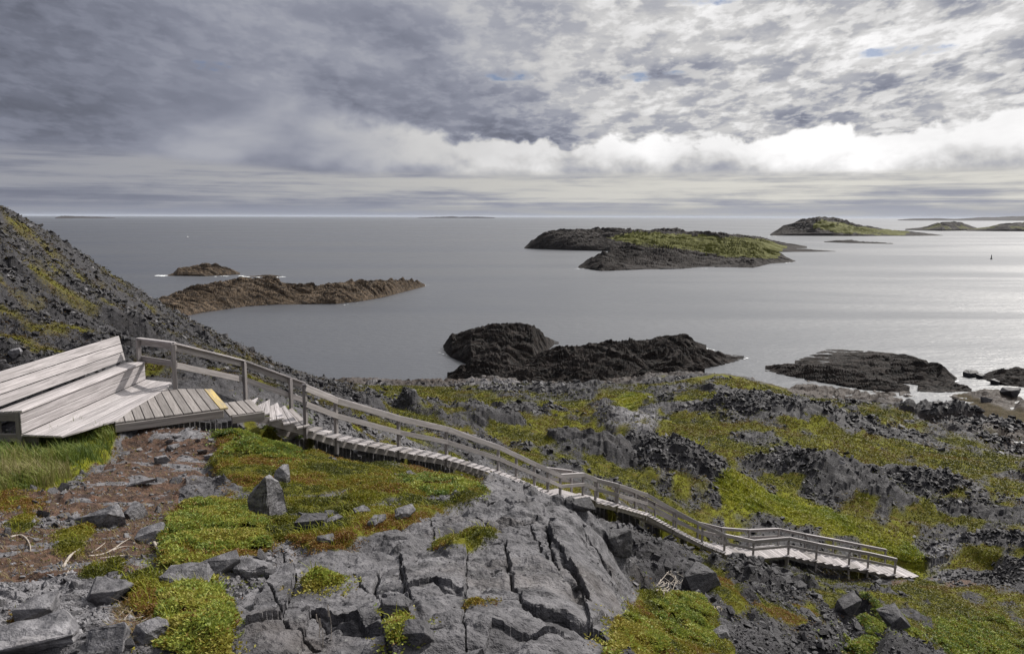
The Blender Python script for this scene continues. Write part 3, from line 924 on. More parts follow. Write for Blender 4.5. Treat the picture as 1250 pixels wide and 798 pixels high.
def strip(top, base, depth, n=260, k=56, crest=0.45, rough=1.0, block=3.0, seed=0, edge=0.55):
    """land lofted from its waterline: top and base are outlines, depth its breadth away from the viewer in metres"""
    top = np.array(top, float); base = np.array(base, float)
    x0, x1 = top[0, 0], top[-1, 0]
    k = int(k * 1.6); px = np.linspace(x0, x1, n)
    yt = np.interp(px, top[:, 0], top[:, 1]); yb = np.interp(px, base[:, 0], base[:, 1])
    t = (px - x0) / (x1 - x0)
    dep = np.interp(t, np.linspace(0, 1, len(depth)), depth)
    F = seapoint(px, yb)
    u = F[:, :2] / np.linalg.norm(F[:, :2], axis=1)[:, None]
    v = np.linspace(-0.12, 1.12, k)
    XY = F[:, None, :2] + u[:, None] * (dep[:, None] * v[None])[..., None]
    r = np.linalg.norm(F[:, :2], axis=1) + dep * crest
    d = ray(px, yt); zc = np.maximum(H + d[:, 2] / np.hypot(d[:, 0], d[:, 1]) * r, 0.05)
    prof = np.where(v < crest, np.clip(v / crest, 0, 1) ** edge, np.clip((1 - v) / (1 - crest), 0, 1) ** 0.8)
    prof = np.where((v < 0) | (v > 1), -0.6, prof)
    Z = zc[:, None] * np.where(prof < 0, 0, prof)[None] + np.where(prof < 0, -1.5, 0)[None]
    X_, Y_ = XY[..., 0], XY[..., 1]
    inn = np.clip(prof, 0, 1)[None] ** 0.5 * np.ones_like(Z)
    amp = np.minimum(block * 0.30, 0.14 + 0.24 * zc)[:, None]
    b1, _ = blocks(X_, Y_, block, -.18, 3.0, seed + 1); b2, _ = blocks(X_, Y_, block * .4, -.25, 2.8, seed + 2)
    b3, _ = blocks(X_, Y_, block * .2, -.1, 2.2, seed + 3)
    Z = Z + rough * (amp * b1 + amp * .45 * b2 + amp * .2 * b3) * (0.25 + inn) + rough * amp * (fbm(X_ / block / 4, Y_ / block / 4, 3, seed) - .5)
    wu = (X_ * .20 + Y_ * .98) / (block * .9) + 1.6 * fbm(X_ / block / 5, Y_ / block / 5, 3, seed + 7) + .35 * fbm(X_ / block, Y_ / block, 3, seed + 8)
    wf_ = wu - np.floor(wu)
    Z = Z + rough * amp * 1.7 * (np.where(wf_ < .18, 1 - wf_ / .18, (wf_ - .18) / .82) - .5) * (0.2 + inn) * sm(.30, .55, fbm(X_ / block / 3, Y_ / block / 3, 3, seed + 9))
    return X_, Y_, Z


def islet(name, strips, mat, veg=(), green=0.0):
    V = []; Q = []; Mk = []; o = 0
    for X_, Y_, Z in strips:
        n, k = Z.shape
        w = np.stack([X_, Y_, Z], -1)
        px, py, _ = project(w)
        g = np.zeros(Z.shape)
        if len(veg):
            jx = px + 9 * (fbm(X_ / 12, Y_ / 12, 4, 5) - .5); jy = py + 5 * (fbm(X_ / 12 + 9, Y_ / 12, 4, 6) - .5)
            for p in veg:
                g = np.maximum(g, in_poly(jx, jy, p).astype(float))
        g = np.clip(g * (0.35 + 0.9 * fbm(X_ / 7, Y_ / 7, 4, 9)) + green * sm(.45, .6, fbm(X_ / 20, Y_ / 20, 4, 7)) * (Z > 3), 0, 1)
        V.append(w.reshape(-1, 3)); Mk.append(np.stack([g, g * 0, sm(0.4, 0.7, fbm(X_ / 9, Y_ / 9, 3, 4)), g * 0], -1).reshape(-1, 4))
        i = np.arange(n * k).reshape(n, k) + o; o += n * k
        Q.append(np.stack([i[:-1, :-1], i[1:, :-1], i[1:, 1:], i[:-1, 1:]], -1).reshape(-1, 4))
    me = mesh_from(name, np.concatenate(V), np.concatenate(Q), False)
    attr(me, 'mask', np.concatenate(Mk))
    return tag(link(name, me, mat), kind='structure')


islet('rock_islet', [strip([(203, 336.6), (212, 333), (218, 327), (235, 325.5), (262, 324.5), (275, 326), (293, 333)], [(203, 336.6), (250, 337.2), (293, 335)], [4, 14, 20, 20, 8], 200, 40, block=4, seed=31)], M_ISLET)
islet('surf_rock', [strip([(301, 337.6), (318, 336.6), (330, 336), (344, 337.4)], [(301, 338), (344, 338)], [3, 7, 3], 60, 20, block=2, seed=33)], M_ISLET)
islet('rock_peninsula', [strip([(168, 388), (185, 371), (215, 359), (250, 350), (290, 343.5), (330, 340), (350, 345), (395, 351), (408, 352)], [(168, 392), (225, 386), (250, 381), (300, 374), (380, 369), (408, 366)], [26, 50, 52, 44, 26, 12], 320, 70, block=3.4, seed=35, rough=.95),
                         strip([(330, 366), (372, 352), (410, 346), (442, 342), (470, 341.5), (500, 342), (519, 347)], [(330, 372), (410, 371), (440, 368), (470, 362.5), (519, 349.5)], [14, 30, 36, 36, 20, 5], 300, 60, block=2.6, seed=38, rough=1.1)], M_ISLET)
islet('rock_outcrop', [strip([(541, 424), (552, 408), (575, 401.5), (600, 399.5), (622, 399.5), (645, 402), (660, 408), (676, 418)], [(541, 427), (550, 436), (575, 447), (620, 452), (650, 446), (676, 421)], [8, 28, 34, 36, 36, 26, 5], 320, 80, block=2.8, seed=41, rough=1.0),
                       strip([(660, 417), (668, 416), (682, 419)], [(660, 421), (682, 420)], [6, 8, 3], 60, 20, block=1.6, seed=42)], M_DARK_ISLET)
islet('shore_ledge', [strip([(546, 458), (560, 449), (590, 447), (630, 448), (665, 455), (680, 463)], [(546, 466), (600, 472), (680, 470)], [6, 14, 16, 16, 8], 260, 50, block=2.0, seed=45, rough=1.2),
                      strip([(640, 442), (662, 430), (690, 424), (720, 421), (745, 424), (775, 433), (800, 446)], [(640, 452), (700, 463), (760, 464), (800, 455)], [6, 22, 26, 26, 12], 300, 60, block=2.2, seed=46, rough=1.2),
                      strip([(715, 427), (745, 418), (790, 414.5), (815, 413), (838, 413), (852, 418), (862, 422)], [(715, 440), (760, 447), (810, 444), (862, 428)], [8, 20, 24, 20, 5], 260, 60, block=2.0, seed=47, rough=1.2),
                      strip([(770, 440), (800, 430), (840, 429), (870, 431), (890, 437), (908, 436)], [(770, 455), (830, 456), (880, 446), (908, 438.5)], [8, 18, 18, 14, 4], 240, 50, block=2.0, seed=48, rough=1.2),
                      strip([(590, 462), (640, 455), (700, 456), (760, 455), (820, 450), (860, 448)], [(590, 476), (720, 478), (860, 462)], [8, 10, 12, 12, 6], 320, 40, block=1.8, seed=49, rough=1.1)], M_DARK_ISLET)
islet('east_ledge', [strip([(970, 444), (985, 440.5), (1010, 439.5), (1062, 440), (1110, 443), (1148, 450), (1160, 458), (1168, 464)], [(970, 447), (1020, 456), (1070, 464), (1120, 470), (1150, 469), (1168, 466)], [6, 26, 30, 30, 22, 4], 340, 70, block=2.4, seed=51, rough=1.25),
                     strip([(934, 451), (955, 446), (985, 447), (1030, 455), (1070, 464), (1110, 473)], [(934, 453), (985, 464), (1060, 477), (1110, 480)], [5, 14, 14, 12, 5], 300, 40, block=1.8, seed=52, rough=1.2),
                     strip([(1120, 472), (1150, 470), (1180, 472), (1186, 476)], [(1120, 478), (1150, 479), (1186, 478)], [5, 8, 8, 3], 120, 24, block=1.2, seed=53, rough=1.0)], M_DARK_ISLET)
islet('far_ledge', [strip([(1196, 461), (1206, 455), (1220, 452), (1250, 452), (1300, 450), (1340, 458)], [(1196, 462), (1222, 470), (1260, 475), (1340, 468)], [4, 16, 20, 18, 6], 160, 40, block=2.2, seed=55)], M_DARK_ISLET)
islet('large_island', [strip([(640, 302), (650, 293), (665, 284), (682, 280), (706, 279), (722, 280), (745, 279.5), (790, 281), (830, 282.5), (860, 284.5), (890, 288), (925, 290), (950, 296), (985, 301)], [(640, 303.5), (700, 305.5), (760, 307), (880, 308), (985, 303)], [30, 90, 150, 190, 190, 150, 40], 420, 70, block=9, seed=61, crest=.4, rough=.75),
                       strip([(706, 325), (722, 314), (745, 306), (785, 297), (830, 297), (870, 296), (920, 300), (950, 309), (971, 319)], [(706, 327), (735, 331), (785, 329), (830, 328.5), (860, 326), (920, 327), (940, 322), (971, 320)], [12, 80, 130, 150, 150, 110, 20], 420, 80, block=7, seed=65, crest=.75, rough=.8, edge=.7),
                       strip([(915, 305.5), (945, 302.5), (975, 304), (1020, 306.5)], [(915, 308), (1020, 307)], [20, 26, 5], 120, 24, block=5, seed=68, rough=.5)], M_DARK_ISLET,
      veg=[[(770, 283), (860, 287), (930, 292), (960, 300), (950, 316), (880, 314), (850, 305), (790, 300), (740, 290)]], green=.25)
islet('dome_island', [strip([(940, 286), (955, 277), (980, 268.5), (996, 265), (1020, 266.5), (1032, 270), (1046, 275), (1085, 281), (1130, 284.5), (1151, 287)], [(940, 287.6), (1040, 288.2), (1110, 288), (1151, 287.6)], [60, 180, 240, 200, 90, 20], 300, 50, block=16, seed=71, rough=.6)], M_DARK_ISLET, veg=[[(1000, 268), (1060, 278), (1110, 283), (1100, 287), (1020, 284), (990, 276)]], green=.3)
islet('low_skerry', [strip([(1006, 294.8), (1022, 293), (1040, 293), (1050, 295), (1070, 295.4), (1090, 297)], [(1006, 295.6), (1050, 297), (1090, 297.8)], [8, 26, 26, 8], 120, 24, block=4, seed=75, rough=.6)], M_DARK_ISLET)
islet('hill_island', [strip([(1105, 279.5), (1125, 277.5), (1145, 272), (1158, 270.6), (1172, 272), (1192, 278)], [(1105, 281), (1150, 282), (1192, 281.5)], [40, 160, 200, 60], 160, 40, block=20, seed=78, rough=.5)], M_DARK_ISLET, green=.5)
islet('east_island', [strip([(1180, 280.5), (1200, 277), (1225, 273), (1250, 271), (1300, 270), (1340, 278)], [(1180, 282), (1250, 282.5), (1340, 282)], [40, 120, 160, 60], 160, 40, block=20, seed=80, rough=.5)], M_DARK_ISLET, green=.5)
islet('distant_coast', [strip([(1096, 268.2), (1115, 266.6), (1150, 266.2), (1165, 267.2), (1190, 265.8), (1225, 264.6), (1250, 263.5), (1320, 262), (1400, 266)], [(1096, 269.2), (1250, 269.6), (1400, 270)], [200, 700, 900, 900, 400], 200, 30, block=120, seed=83, rough=.35)], M_DARK_ISLET)
islet('distant_skerry', [strip([(67, 266), (75, 263.4), (84, 263.6), (100, 264.2), (120, 264.6), (141, 265.8)], [(67, 266.6), (141, 266.4)], [100, 200, 60], 100, 20, block=60, seed=86, rough=.3)], M_DARK_ISLET)
islet('faint_skerry', [strip([(510, 265.6), (545, 264.3), (552, 263.8), (560, 264.6), (585, 264.4), (604, 265.5)], [(510, 266.2), (604, 266.4)], [100, 200, 80], 100, 20, block=80, seed=88, rough=.3)], M_DARK_ISLET)

# ------------------------------------------------------------------ lookout: bench, platform, boardwalk
def lev(px, py, z):
    d = ray(px, py); t = (z - H) / d[2]
    return Vector(d * t + np.array([0, 0, H]))


V3 = Vector
Afl, Bfl = lev(27, 530, FL), lev(178, 463, FL)
bl = (Bfl - Afl).length; bd = (Bfl - Afl).normalized(); bk = V3((-bd.y, bd.x, 0)).normalized()   # along the bench, towards its back
UP = V3((0, 0, 1))


def bp(s, t, z):
    """bench frame: s along, t towards the back, z over the deck"""
    return Afl + bd * s + bk * t + UP * z


bench = empty('bench', Afl, 'long pale weathered plank bench with a high plank backrest on the lookout deck', 'bench')
m = MB()
for k in range(3):
    t0 = -0.03 + k * 0.163
    m.slab([bp(0, t0, .42 - .01 * k), bp(bl, t0, .42 - .01 * k), bp(bl, t0 + .155, .41 - .01 * k), bp(0, t0 + .155, .41 - .01 * k)], .038)
m.build('seat', M_PALE_WOOD, bench)
m = MB()
for k in range(2):
    z0 = 0.005 + k * 0.188
    m.bar(bp(0.0, .02, z0 + .09), bp(bl, .02, z0 + .09), .036, .18)
m.build('front_panel', M_PALE_WOOD, bench)
m = MB()
lean = V3((0, 0, 0)) + bk * .20 + UP * .98
lean.normalize()
for k in range(3):
    c0 = .44 + .03 + k * .195
    base = bp(-.12, .47, .42) + lean * (c0 - .42 + .06)
    m.bar(base, base + bd * (bl + .16), .040, .180, lean)
m.build('backrest', M_PALE_WOOD, bench)
for k in range(4):
    sx = .05 + k * (bl - .1) / 3
    MB().bar(bp(sx, .52, -.25), bp(sx, .52, .40) + lean * .55 + bk * .005, .09, .045, bd).build('back_support', M_WOOD, bench)
for t in (.06, .44):
    MB().bar(bp(.045, t, -.35), bp(.045, t, .378), .09, .09, bd).build('leg', M_DARK_WOOD, bench)
for z in (.30, -.06):
    MB().bar(bp(.02, .09, z), bp(.02, .42, z), .04, .14).build('end_brace', M_DARK_WOOD, bench)

plat = empty('platform', Afl, 'pale plank foot platform along the front of the long bench', 'platform')
pc = [Afl, lev(78, 532, FL), lev(138, 513, FL), lev(214, 467, FL), Bfl]
loc = [((v - Afl).dot(bd), -(v - Afl).dot(bk)) for v in pc]
tmax = max(t for _, t in loc)


def span(t):
    xs = []
    for (s0, t0), (s1, t1) in zip(loc, loc[1:] + loc[:1]):
        if (t0 - t) * (t1 - t) <= 0 and abs(t1 - t0) > 1e-6:
            xs.append(s0 + (s1 - s0) * (t - t0) / (t1 - t0))
    return (min(xs), max(xs)) if len(xs) > 1 else None


m = MB(); t = 0.004
while t < tmax - .03:
    a, b = span(t + 1e-4), span(min(t + .138, tmax - 1e-3))
    if a and b:
        m.slab([bp(a[0], -t, 0), bp(b[0], -t - .138, 0), bp(b[1], -t - .138, 0), bp(a[1], -t, 0)], .038)
    t += .144
m.build('decking', M_PALE_WOOD, plat)
for k in range(5):
    m = MB()
    s_ = .12 + k * (bl - .25) / 4
    m.bar(bp(s_, .45, -.11), bp(s_, -min(.45, .2 + .15 * k), -.11), .045, .14)
    m.build('joist', M_DARK_WOOD, plat)
for k in range(3):
    MB().bar(bp(.15 + k * 1.2, -.12, -.7), bp(.15 + k * 1.2, -.12, -.05), .09, .09, bd).build('leg', M_DARK_WOOD, plat)

walk = empty('boardwalk', lev(225, 503, FL), 'grey boardwalk landing of wide gapped planks beside the pale bench platform', 'boardwalk')
n0_, n1_ = lev(140, 515, FL), lev(279, 496.5, FL)
f0, f1 = pc[2], pc[3]
ed = (n1_ - n0_); eL = ed.length; ed.normalize()
vd = (lev(216, 473, FL) - lev(236, 502.5, FL)).normalized()
ymax = lev(240, 474, FL).y
nb = round(eL / .172)
pw = eL / nb


def reach(p):
    """length of a plank from p to the platform's edge or the landing's far edge"""
    e = f1 - f0
    det = vd.x * (-e.y) + e.x * vd.y
    q = f0 - p
    L1 = (q.x * (-e.y) + e.x * q.y) / det if abs(det) > 1e-6 else 9
    L2 = (ymax - p.y) / vd.y
    return max(0.05, min(L1 if L1 > 0 else 9, L2))


for k in range(nb):
    a = n0_ + ed * (k * pw + .006); b = n0_ + ed * ((k + 1) * pw - .008)
    la, lb = reach(a) - .008, reach(b) - .008
    dz = UP * -.006
    o = MB().slab([a + dz, b + dz, b + vd * lb + dz, a + vd * la + dz], .038).build('plank', M_YELLOW if k == nb - 1 else M_DARK_WOOD, walk)
    if k == nb - 1:
        o['label'] = 'plank painted worn yellow at the step down'
# the step down: three more planks
q0 = n0_ + ed * (nb * pw)
for k in range(4):
    a = q0 + ed * (k * pw + .012) - UP * .17; b = q0 + ed * ((k + 1) * pw - .006) - UP * .17
    MB().slab([a, b, b + vd * 1.15, a + vd * 1.15], .038).build('plank', M_DARK_WOOD, walk)
for a, b in ((n0_ - UP * .12, n1_ - UP * .12 - ed * .1), (q0 + ed * .05 - UP * .27, q0 + ed * .7 - UP * .27)):
    MB().bar(a, b, .045, .15).build('joist', M_DARK_WOOD, walk)


# ------------------------------------------------------------------ stairs
def normals(path):
    N = []
    for i in range(len(path)):
        a = path[max(i - 1, 0)]; b = path[min(i + 1, len(path) - 1)]
        d = b - a; d = d[:2] / np.hypot(d[0], d[1])
        N.append(V3((-d[1], d[0], 0)))
    return N


ALL = PATH1 + PATHL[1:] + PATH2[1:] + PATHB[1:] + PATH3[1:]
ALLN = normals(ALL)
WID = 1.35
FAR = {}
for p, n in zip(ALL, ALLN):
    FAR[tuple(np.round(p, 3))] = V3(p) + n * WID


def far_of(p): return FAR[tuple(np.round(p, 3))]


def lerp(a, b, t): return a + (b - a) * t


def stairs(name, path, label, far=None, rise=.165):
    root = empty(name, V3(path[0]), label, 'stairs')
    far = far or [far_of(p) for p in path]
    for i in range(len(path) - 1):
        a, b = V3(path[i]), V3(path[i + 1]); fa_, fb_ = far[i], far[i + 1]
        drop = a.z - b.z
        n = max(1, round(drop / rise))
        for k in range(n):
            t0, t1 = k / n, (k + 1) / n
            z = a.z - drop * (k + 0.5) / n
            m = MB()
            nosing = -.028 / max((b - a).length, .1)
            run = (b - a).length * (t1 - t0)
            cnt = max(1, round(run / .17))
            for q in range(cnt):
                u0 = lerp(t0 + nosing, t1, q / cnt); u1 = lerp(t0 + nosing, t1, (q + 1) / cnt) - .010 / max((b - a).length, .1)
                pn0, pn1, pf0, pf1 = lerp(a, b, u0), lerp(a, b, u1), lerp(fa_, fb_, u0), lerp(fa_, fb_, u1)
                for v in (pn0, pn1, pf0, pf1):
                    v.z = z
                out = (pn0 - pf0).normalized() * (.10 + .02 * random.random())
                m.slab([pn0 + out, pn1 + out, pf1, pf0], .040)
            m.build('tread', M_WOOD if random.random() < .25 else M_PALE_WOOD, root, bev=.004)
        for s0, s1, inset in ((a, b, .10), (fa_, fb_, -.12)):
            side = (fa_ - a).normalized() * inset
            MB().bar(s0 + side - UP * .17, s1 + side - UP * .17, .05, .17).build('stringer', M_DARK_WOOD, root, bev=.004)
    return root


def deck(name, path, label, cat='deck', legs=False, far=None, start=0.0):
    root = empty(name, V3(path[0]), label, cat)
    for i in range(len(path) - 1):
        a, b = V3(path[i]), V3(path[i + 1]); f = far or [far_of(p) for p in path]
        fa_, fb_ = f[i], f[i + 1]
        L = (b - a).length; n = max(2, round(L / .15))
        for k in range(n):
            u0, u1 = k / n, (k + 1) / n - .008 / L
            pn0, pn1, pf0, pf1 = lerp(a, b, u0), lerp(a, b, u1), lerp(fa_, fb_, u0), lerp(fa_, fb_, u1)
            out = (pn0 - pf0).normalized() * (.10 + .03 * random.random())
            MB().slab([pn0 + out, pn1 + out, pf1, pf0], .040).build('plank', M_PALE_WOOD, root, bev=.004)
        for s0, s1, inset in ((a, b, .10), (fa_, fb_, -.12)):
            side = (fa_ - a).normalized() * inset
            MB().bar(s0 + side - UP * .13, s1 + side - UP * .13, .05, .16).build('joist', M_DARK_WOOD, root, bev=.004)
            if legs:
                for t in (.03, .97):
                    p = lerp(s0, s1, t) + side * 1.4
                    g = float(ground(np.array([p.x]), np.array([p.y]))[0])
                    MB().bar(V3((p.x, p.y, g - .25)), V3((p.x, p.y, p.z - .05)), .09, .09, bd).build('leg', M_DARK_WOOD, root, bev=.004)
    return root


near0 = PATH0
far0 = [lev(300, 486, FL - .42), lev(330, 493, FL - .85), V3(P(357, 506, 20.6))]
stairs('staircase', near0, 'short top stairs of grey planks between the yellow-edged landing and the leafy bush', far0)
stairs('staircase', PATH1, 'long plank staircase dropping behind the bedrock slab to the angled landing')
deck('landing_deck', PATHL, 'small angled landing of plank ends where the stairs turn halfway down the slope')
stairs('staircase', PATH2, 'middle plank staircase between two handrails, from the angled landing to the footbridge', rise=.15)
deck('footbridge', PATHB, 'short level plank footbridge over a dark hollow near the foot of the stairs', 'footbridge', True)
stairs('staircase', PATH3, 'lowest wide plank stairs ending on the grass path, beyond the footbridge', rise=.14)


# ------------------------------------------------------------------ handrails
def railing(label, feet, heights, ext=None, mat=M_WOOD, face=None, deep=None):
    root = empty('railing', feet[0], label, 'railing', 'wooden railings along the walkway')
    tops = [f + UP * h for f, h in zip(feet, heights)]
    n = len(feet)
    for i in range(n):
        d = (feet[min(i + 1, n - 1)] - feet[max(i - 1, 0)]); d.z = 0; d.normalize()
        dn = .30 if deep is None else deep[i]
        MB().bar(feet[i] - UP * dn, tops[i] - UP * .02, .085, .085, d).build('post', mat, root, bev=.005)
    for i in range(n - 1):
        a, b = tops[i], tops[i + 1]
        d = (b - a).normalized(); s = d.cross(UP).normalized() * (face or 1) * .062
        e0 = d * (.05 if i == 0 else 0); e1 = d * (.05 if i == n - 2 else 0)
        if i == n - 2 and ext:
            e1 = d * ext
        MB().bar(a + s - UP * .085 - e0, b + s - UP * .085 + e1, .038, .14).build('top_rail', mat, root, bev=.004)
        MB().bar(a + s * .35 + UP * .002 - e0, b + s * .35 + UP * .002 + e1, .12, .036).build('cap_rail', M_PALE_WOOD, root, bev=.004)
        MB().bar(a + s - UP * .47 - e0, b + s - UP * .47 + e1, .038, .135).build('mid_rail', mat, root, bev=.004)
    return root


def at_px(path, x, inset=.06):
    """point of a path that lies under column x, with its inset towards the walkway"""
    pts = np.array(path)
    qx = project(pts)[0]
    i = int(np.clip(np.searchsorted(qx, x) - 1, 0, len(path) - 2))
    t = (x - qx[i]) / (qx[i + 1] - qx[i])
    p = pts[i] * (1 - t) + pts[i + 1] * t
    nrm = normals(path)
    return V3(p) + lerp(nrm[i], nrm[i + 1], t) * inset


feetA = [Bfl + bk * .18 + bd * .12, lev(214, 474.5, FL), V3(P(300, 489, 19.6)), V3(P(356, 507, 20.7))]
railing('grey plank railing from the bench past the deck, on the seaward side', feetA, [.92, 1.0, 1.0, 1.0], face=-1, ext=.5)
colsB = [376, 413, 489, 547, 610, 631, 654, 670, 685, 713, 728, 755, 790, 823, 858, 885, 920, 963, 997, 1037, 1060, 1093]
feetB = [at_px(ALL, x) for x in colsB]
railing('longest grey railing, following the near edge of the stairs from top to bottom', feetB, [1.0, 1.0] + [.95] * 20, face=1,
        deep=[.3, .45] + [.3] * 14 + [.7, .7, .6, .5, .4, .3])
fpath = [np.array(far_of(p)) for p in ALL]
# far side: from the landing onwards
ix0 = len(PATH1)                                   # first node past the landing
fp = fpath[ix0 - 1:]
feetC = []
tot = []
for i in range(len(fp) - 1):
    tot.append(np.linalg.norm(fp[i + 1] - fp[i]))
cum = np.concatenate([[0], np.cumsum(tot)])
for d in np.linspace(.75, cum[-1] - 1.0, 15):
    i = int(np.clip(np.searchsorted(cum, d) - 1, 0, len(fp) - 2)); t = (d - cum[i]) / tot[i]
    feetC.append(V3(fp[i] * (1 - t) + fp[i + 1] * t))
railing('grey railing on the far side of the lower stairs and footbridge', feetC, [.95] * len(feetC), face=-1)

# ------------------------------------------------------------------ stones
def stone_proto(seed, n=15, ax=(1.0, .72, .48), boxy=False):
    r = np.random.default_rng(seed)
    p = r.uniform(-1, 1, (n, 3))
    p = p / np.maximum(np.abs(p).max(1, keepdims=True), .5) * r.uniform(.72, 1.0, (n, 1))
    if boxy:
        c8 = np.array([(x, y, z) for x in (-1, 1) for y in (-1, 1) for z in (-1, 1)]) * r.uniform(.40, 1.0, (8, 3))
        p = np.concatenate([c8[r.permutation(8)[:6]], p[:8] * 1.02])
    p = p * np.array(ax) * .5
    bm = bmesh.new()
    for q in p:
        bm.verts.new(q)
    res = bmesh.ops.convex_hull(bm, input=bm.verts)
    bmesh.ops.delete(bm, geom=[g for g in set(res['geom_interior']) | set(res['geom_unused']) if isinstance(g, bmesh.types.BMVert)], context='VERTS')
    bmesh.ops.triangulate(bm, faces=bm.faces)
    bm.verts.index_update()
    v = np.array([q.co[:] for q in bm.verts]); f = np.array([[q.index for q in k.verts] for k in bm.faces])
    bm.free()
    return v, f


PROTO = [stone_proto(100 + i, 12 + i % 6, (1.0, .6 + .05 * (i % 7), .30 + .06 * (i % 5))) for i in range(16)]


def boulder_mesh(seed, ax, tone_, n=22, detail=2, rough=.06):
    """a broken block with bevelled edges and chipped faces"""
    v, f = stone_proto(seed, n, ax, ax[2] < .75 * ax[0])
    bm = bmesh.new()
    vs = [bm.verts.new(q) for q in v]
    for k in f:
        bm.faces.new([vs[i] for i in k])
    bmesh.ops.dissolve_limit(bm, angle_limit=.28, verts=bm.verts, edges=bm.edges)
    bmesh.ops.bevel(bm, geom=list(bm.edges), offset=.025 * min(ax), segments=1, affect='EDGES', clamp_overlap=True)
    bmesh.ops.triangulate(bm, faces=bm.faces)
    bmesh.ops.subdivide_edges(bm, edges=[e for e in bm.edges if e.calc_length() > .18 * min(ax)], cuts=3, use_grid_fill=True)
    bmesh.ops.triangulate(bm, faces=bm.faces)
    co = np.array([q.co[:] for q in bm.verts]); bm.normal_update()
    no = np.array([q.normal[:] for q in bm.verts])
    L = max(ax)
    d = (fbm(co[:, 0] / L * 6 + co[:, 2] / L * 4 + seed, co[:, 1] / L * 6 - co[:, 2] / L * 3, 4, seed % 50) - .5) * rough * L
    d -= .02 * L * (1 - sm(0, .12, cells(co[:, 0] / L * 3 + seed, co[:, 2] / L * 5 + co[:, 1] / L, 3)[3]))
    co = co + no * d[:, None]
    for q, c in zip(bm.verts, co):
        q.co = c
    me = bpy.data.meshes.new('boulder')
    bm.to_mesh(me); bm.free()
    a = me.attributes.new('tone', 'FLOAT', 'POINT')
    a.data.foreach_set('value', np.full(len(me.vertices), tone_, np.float32))
    return me


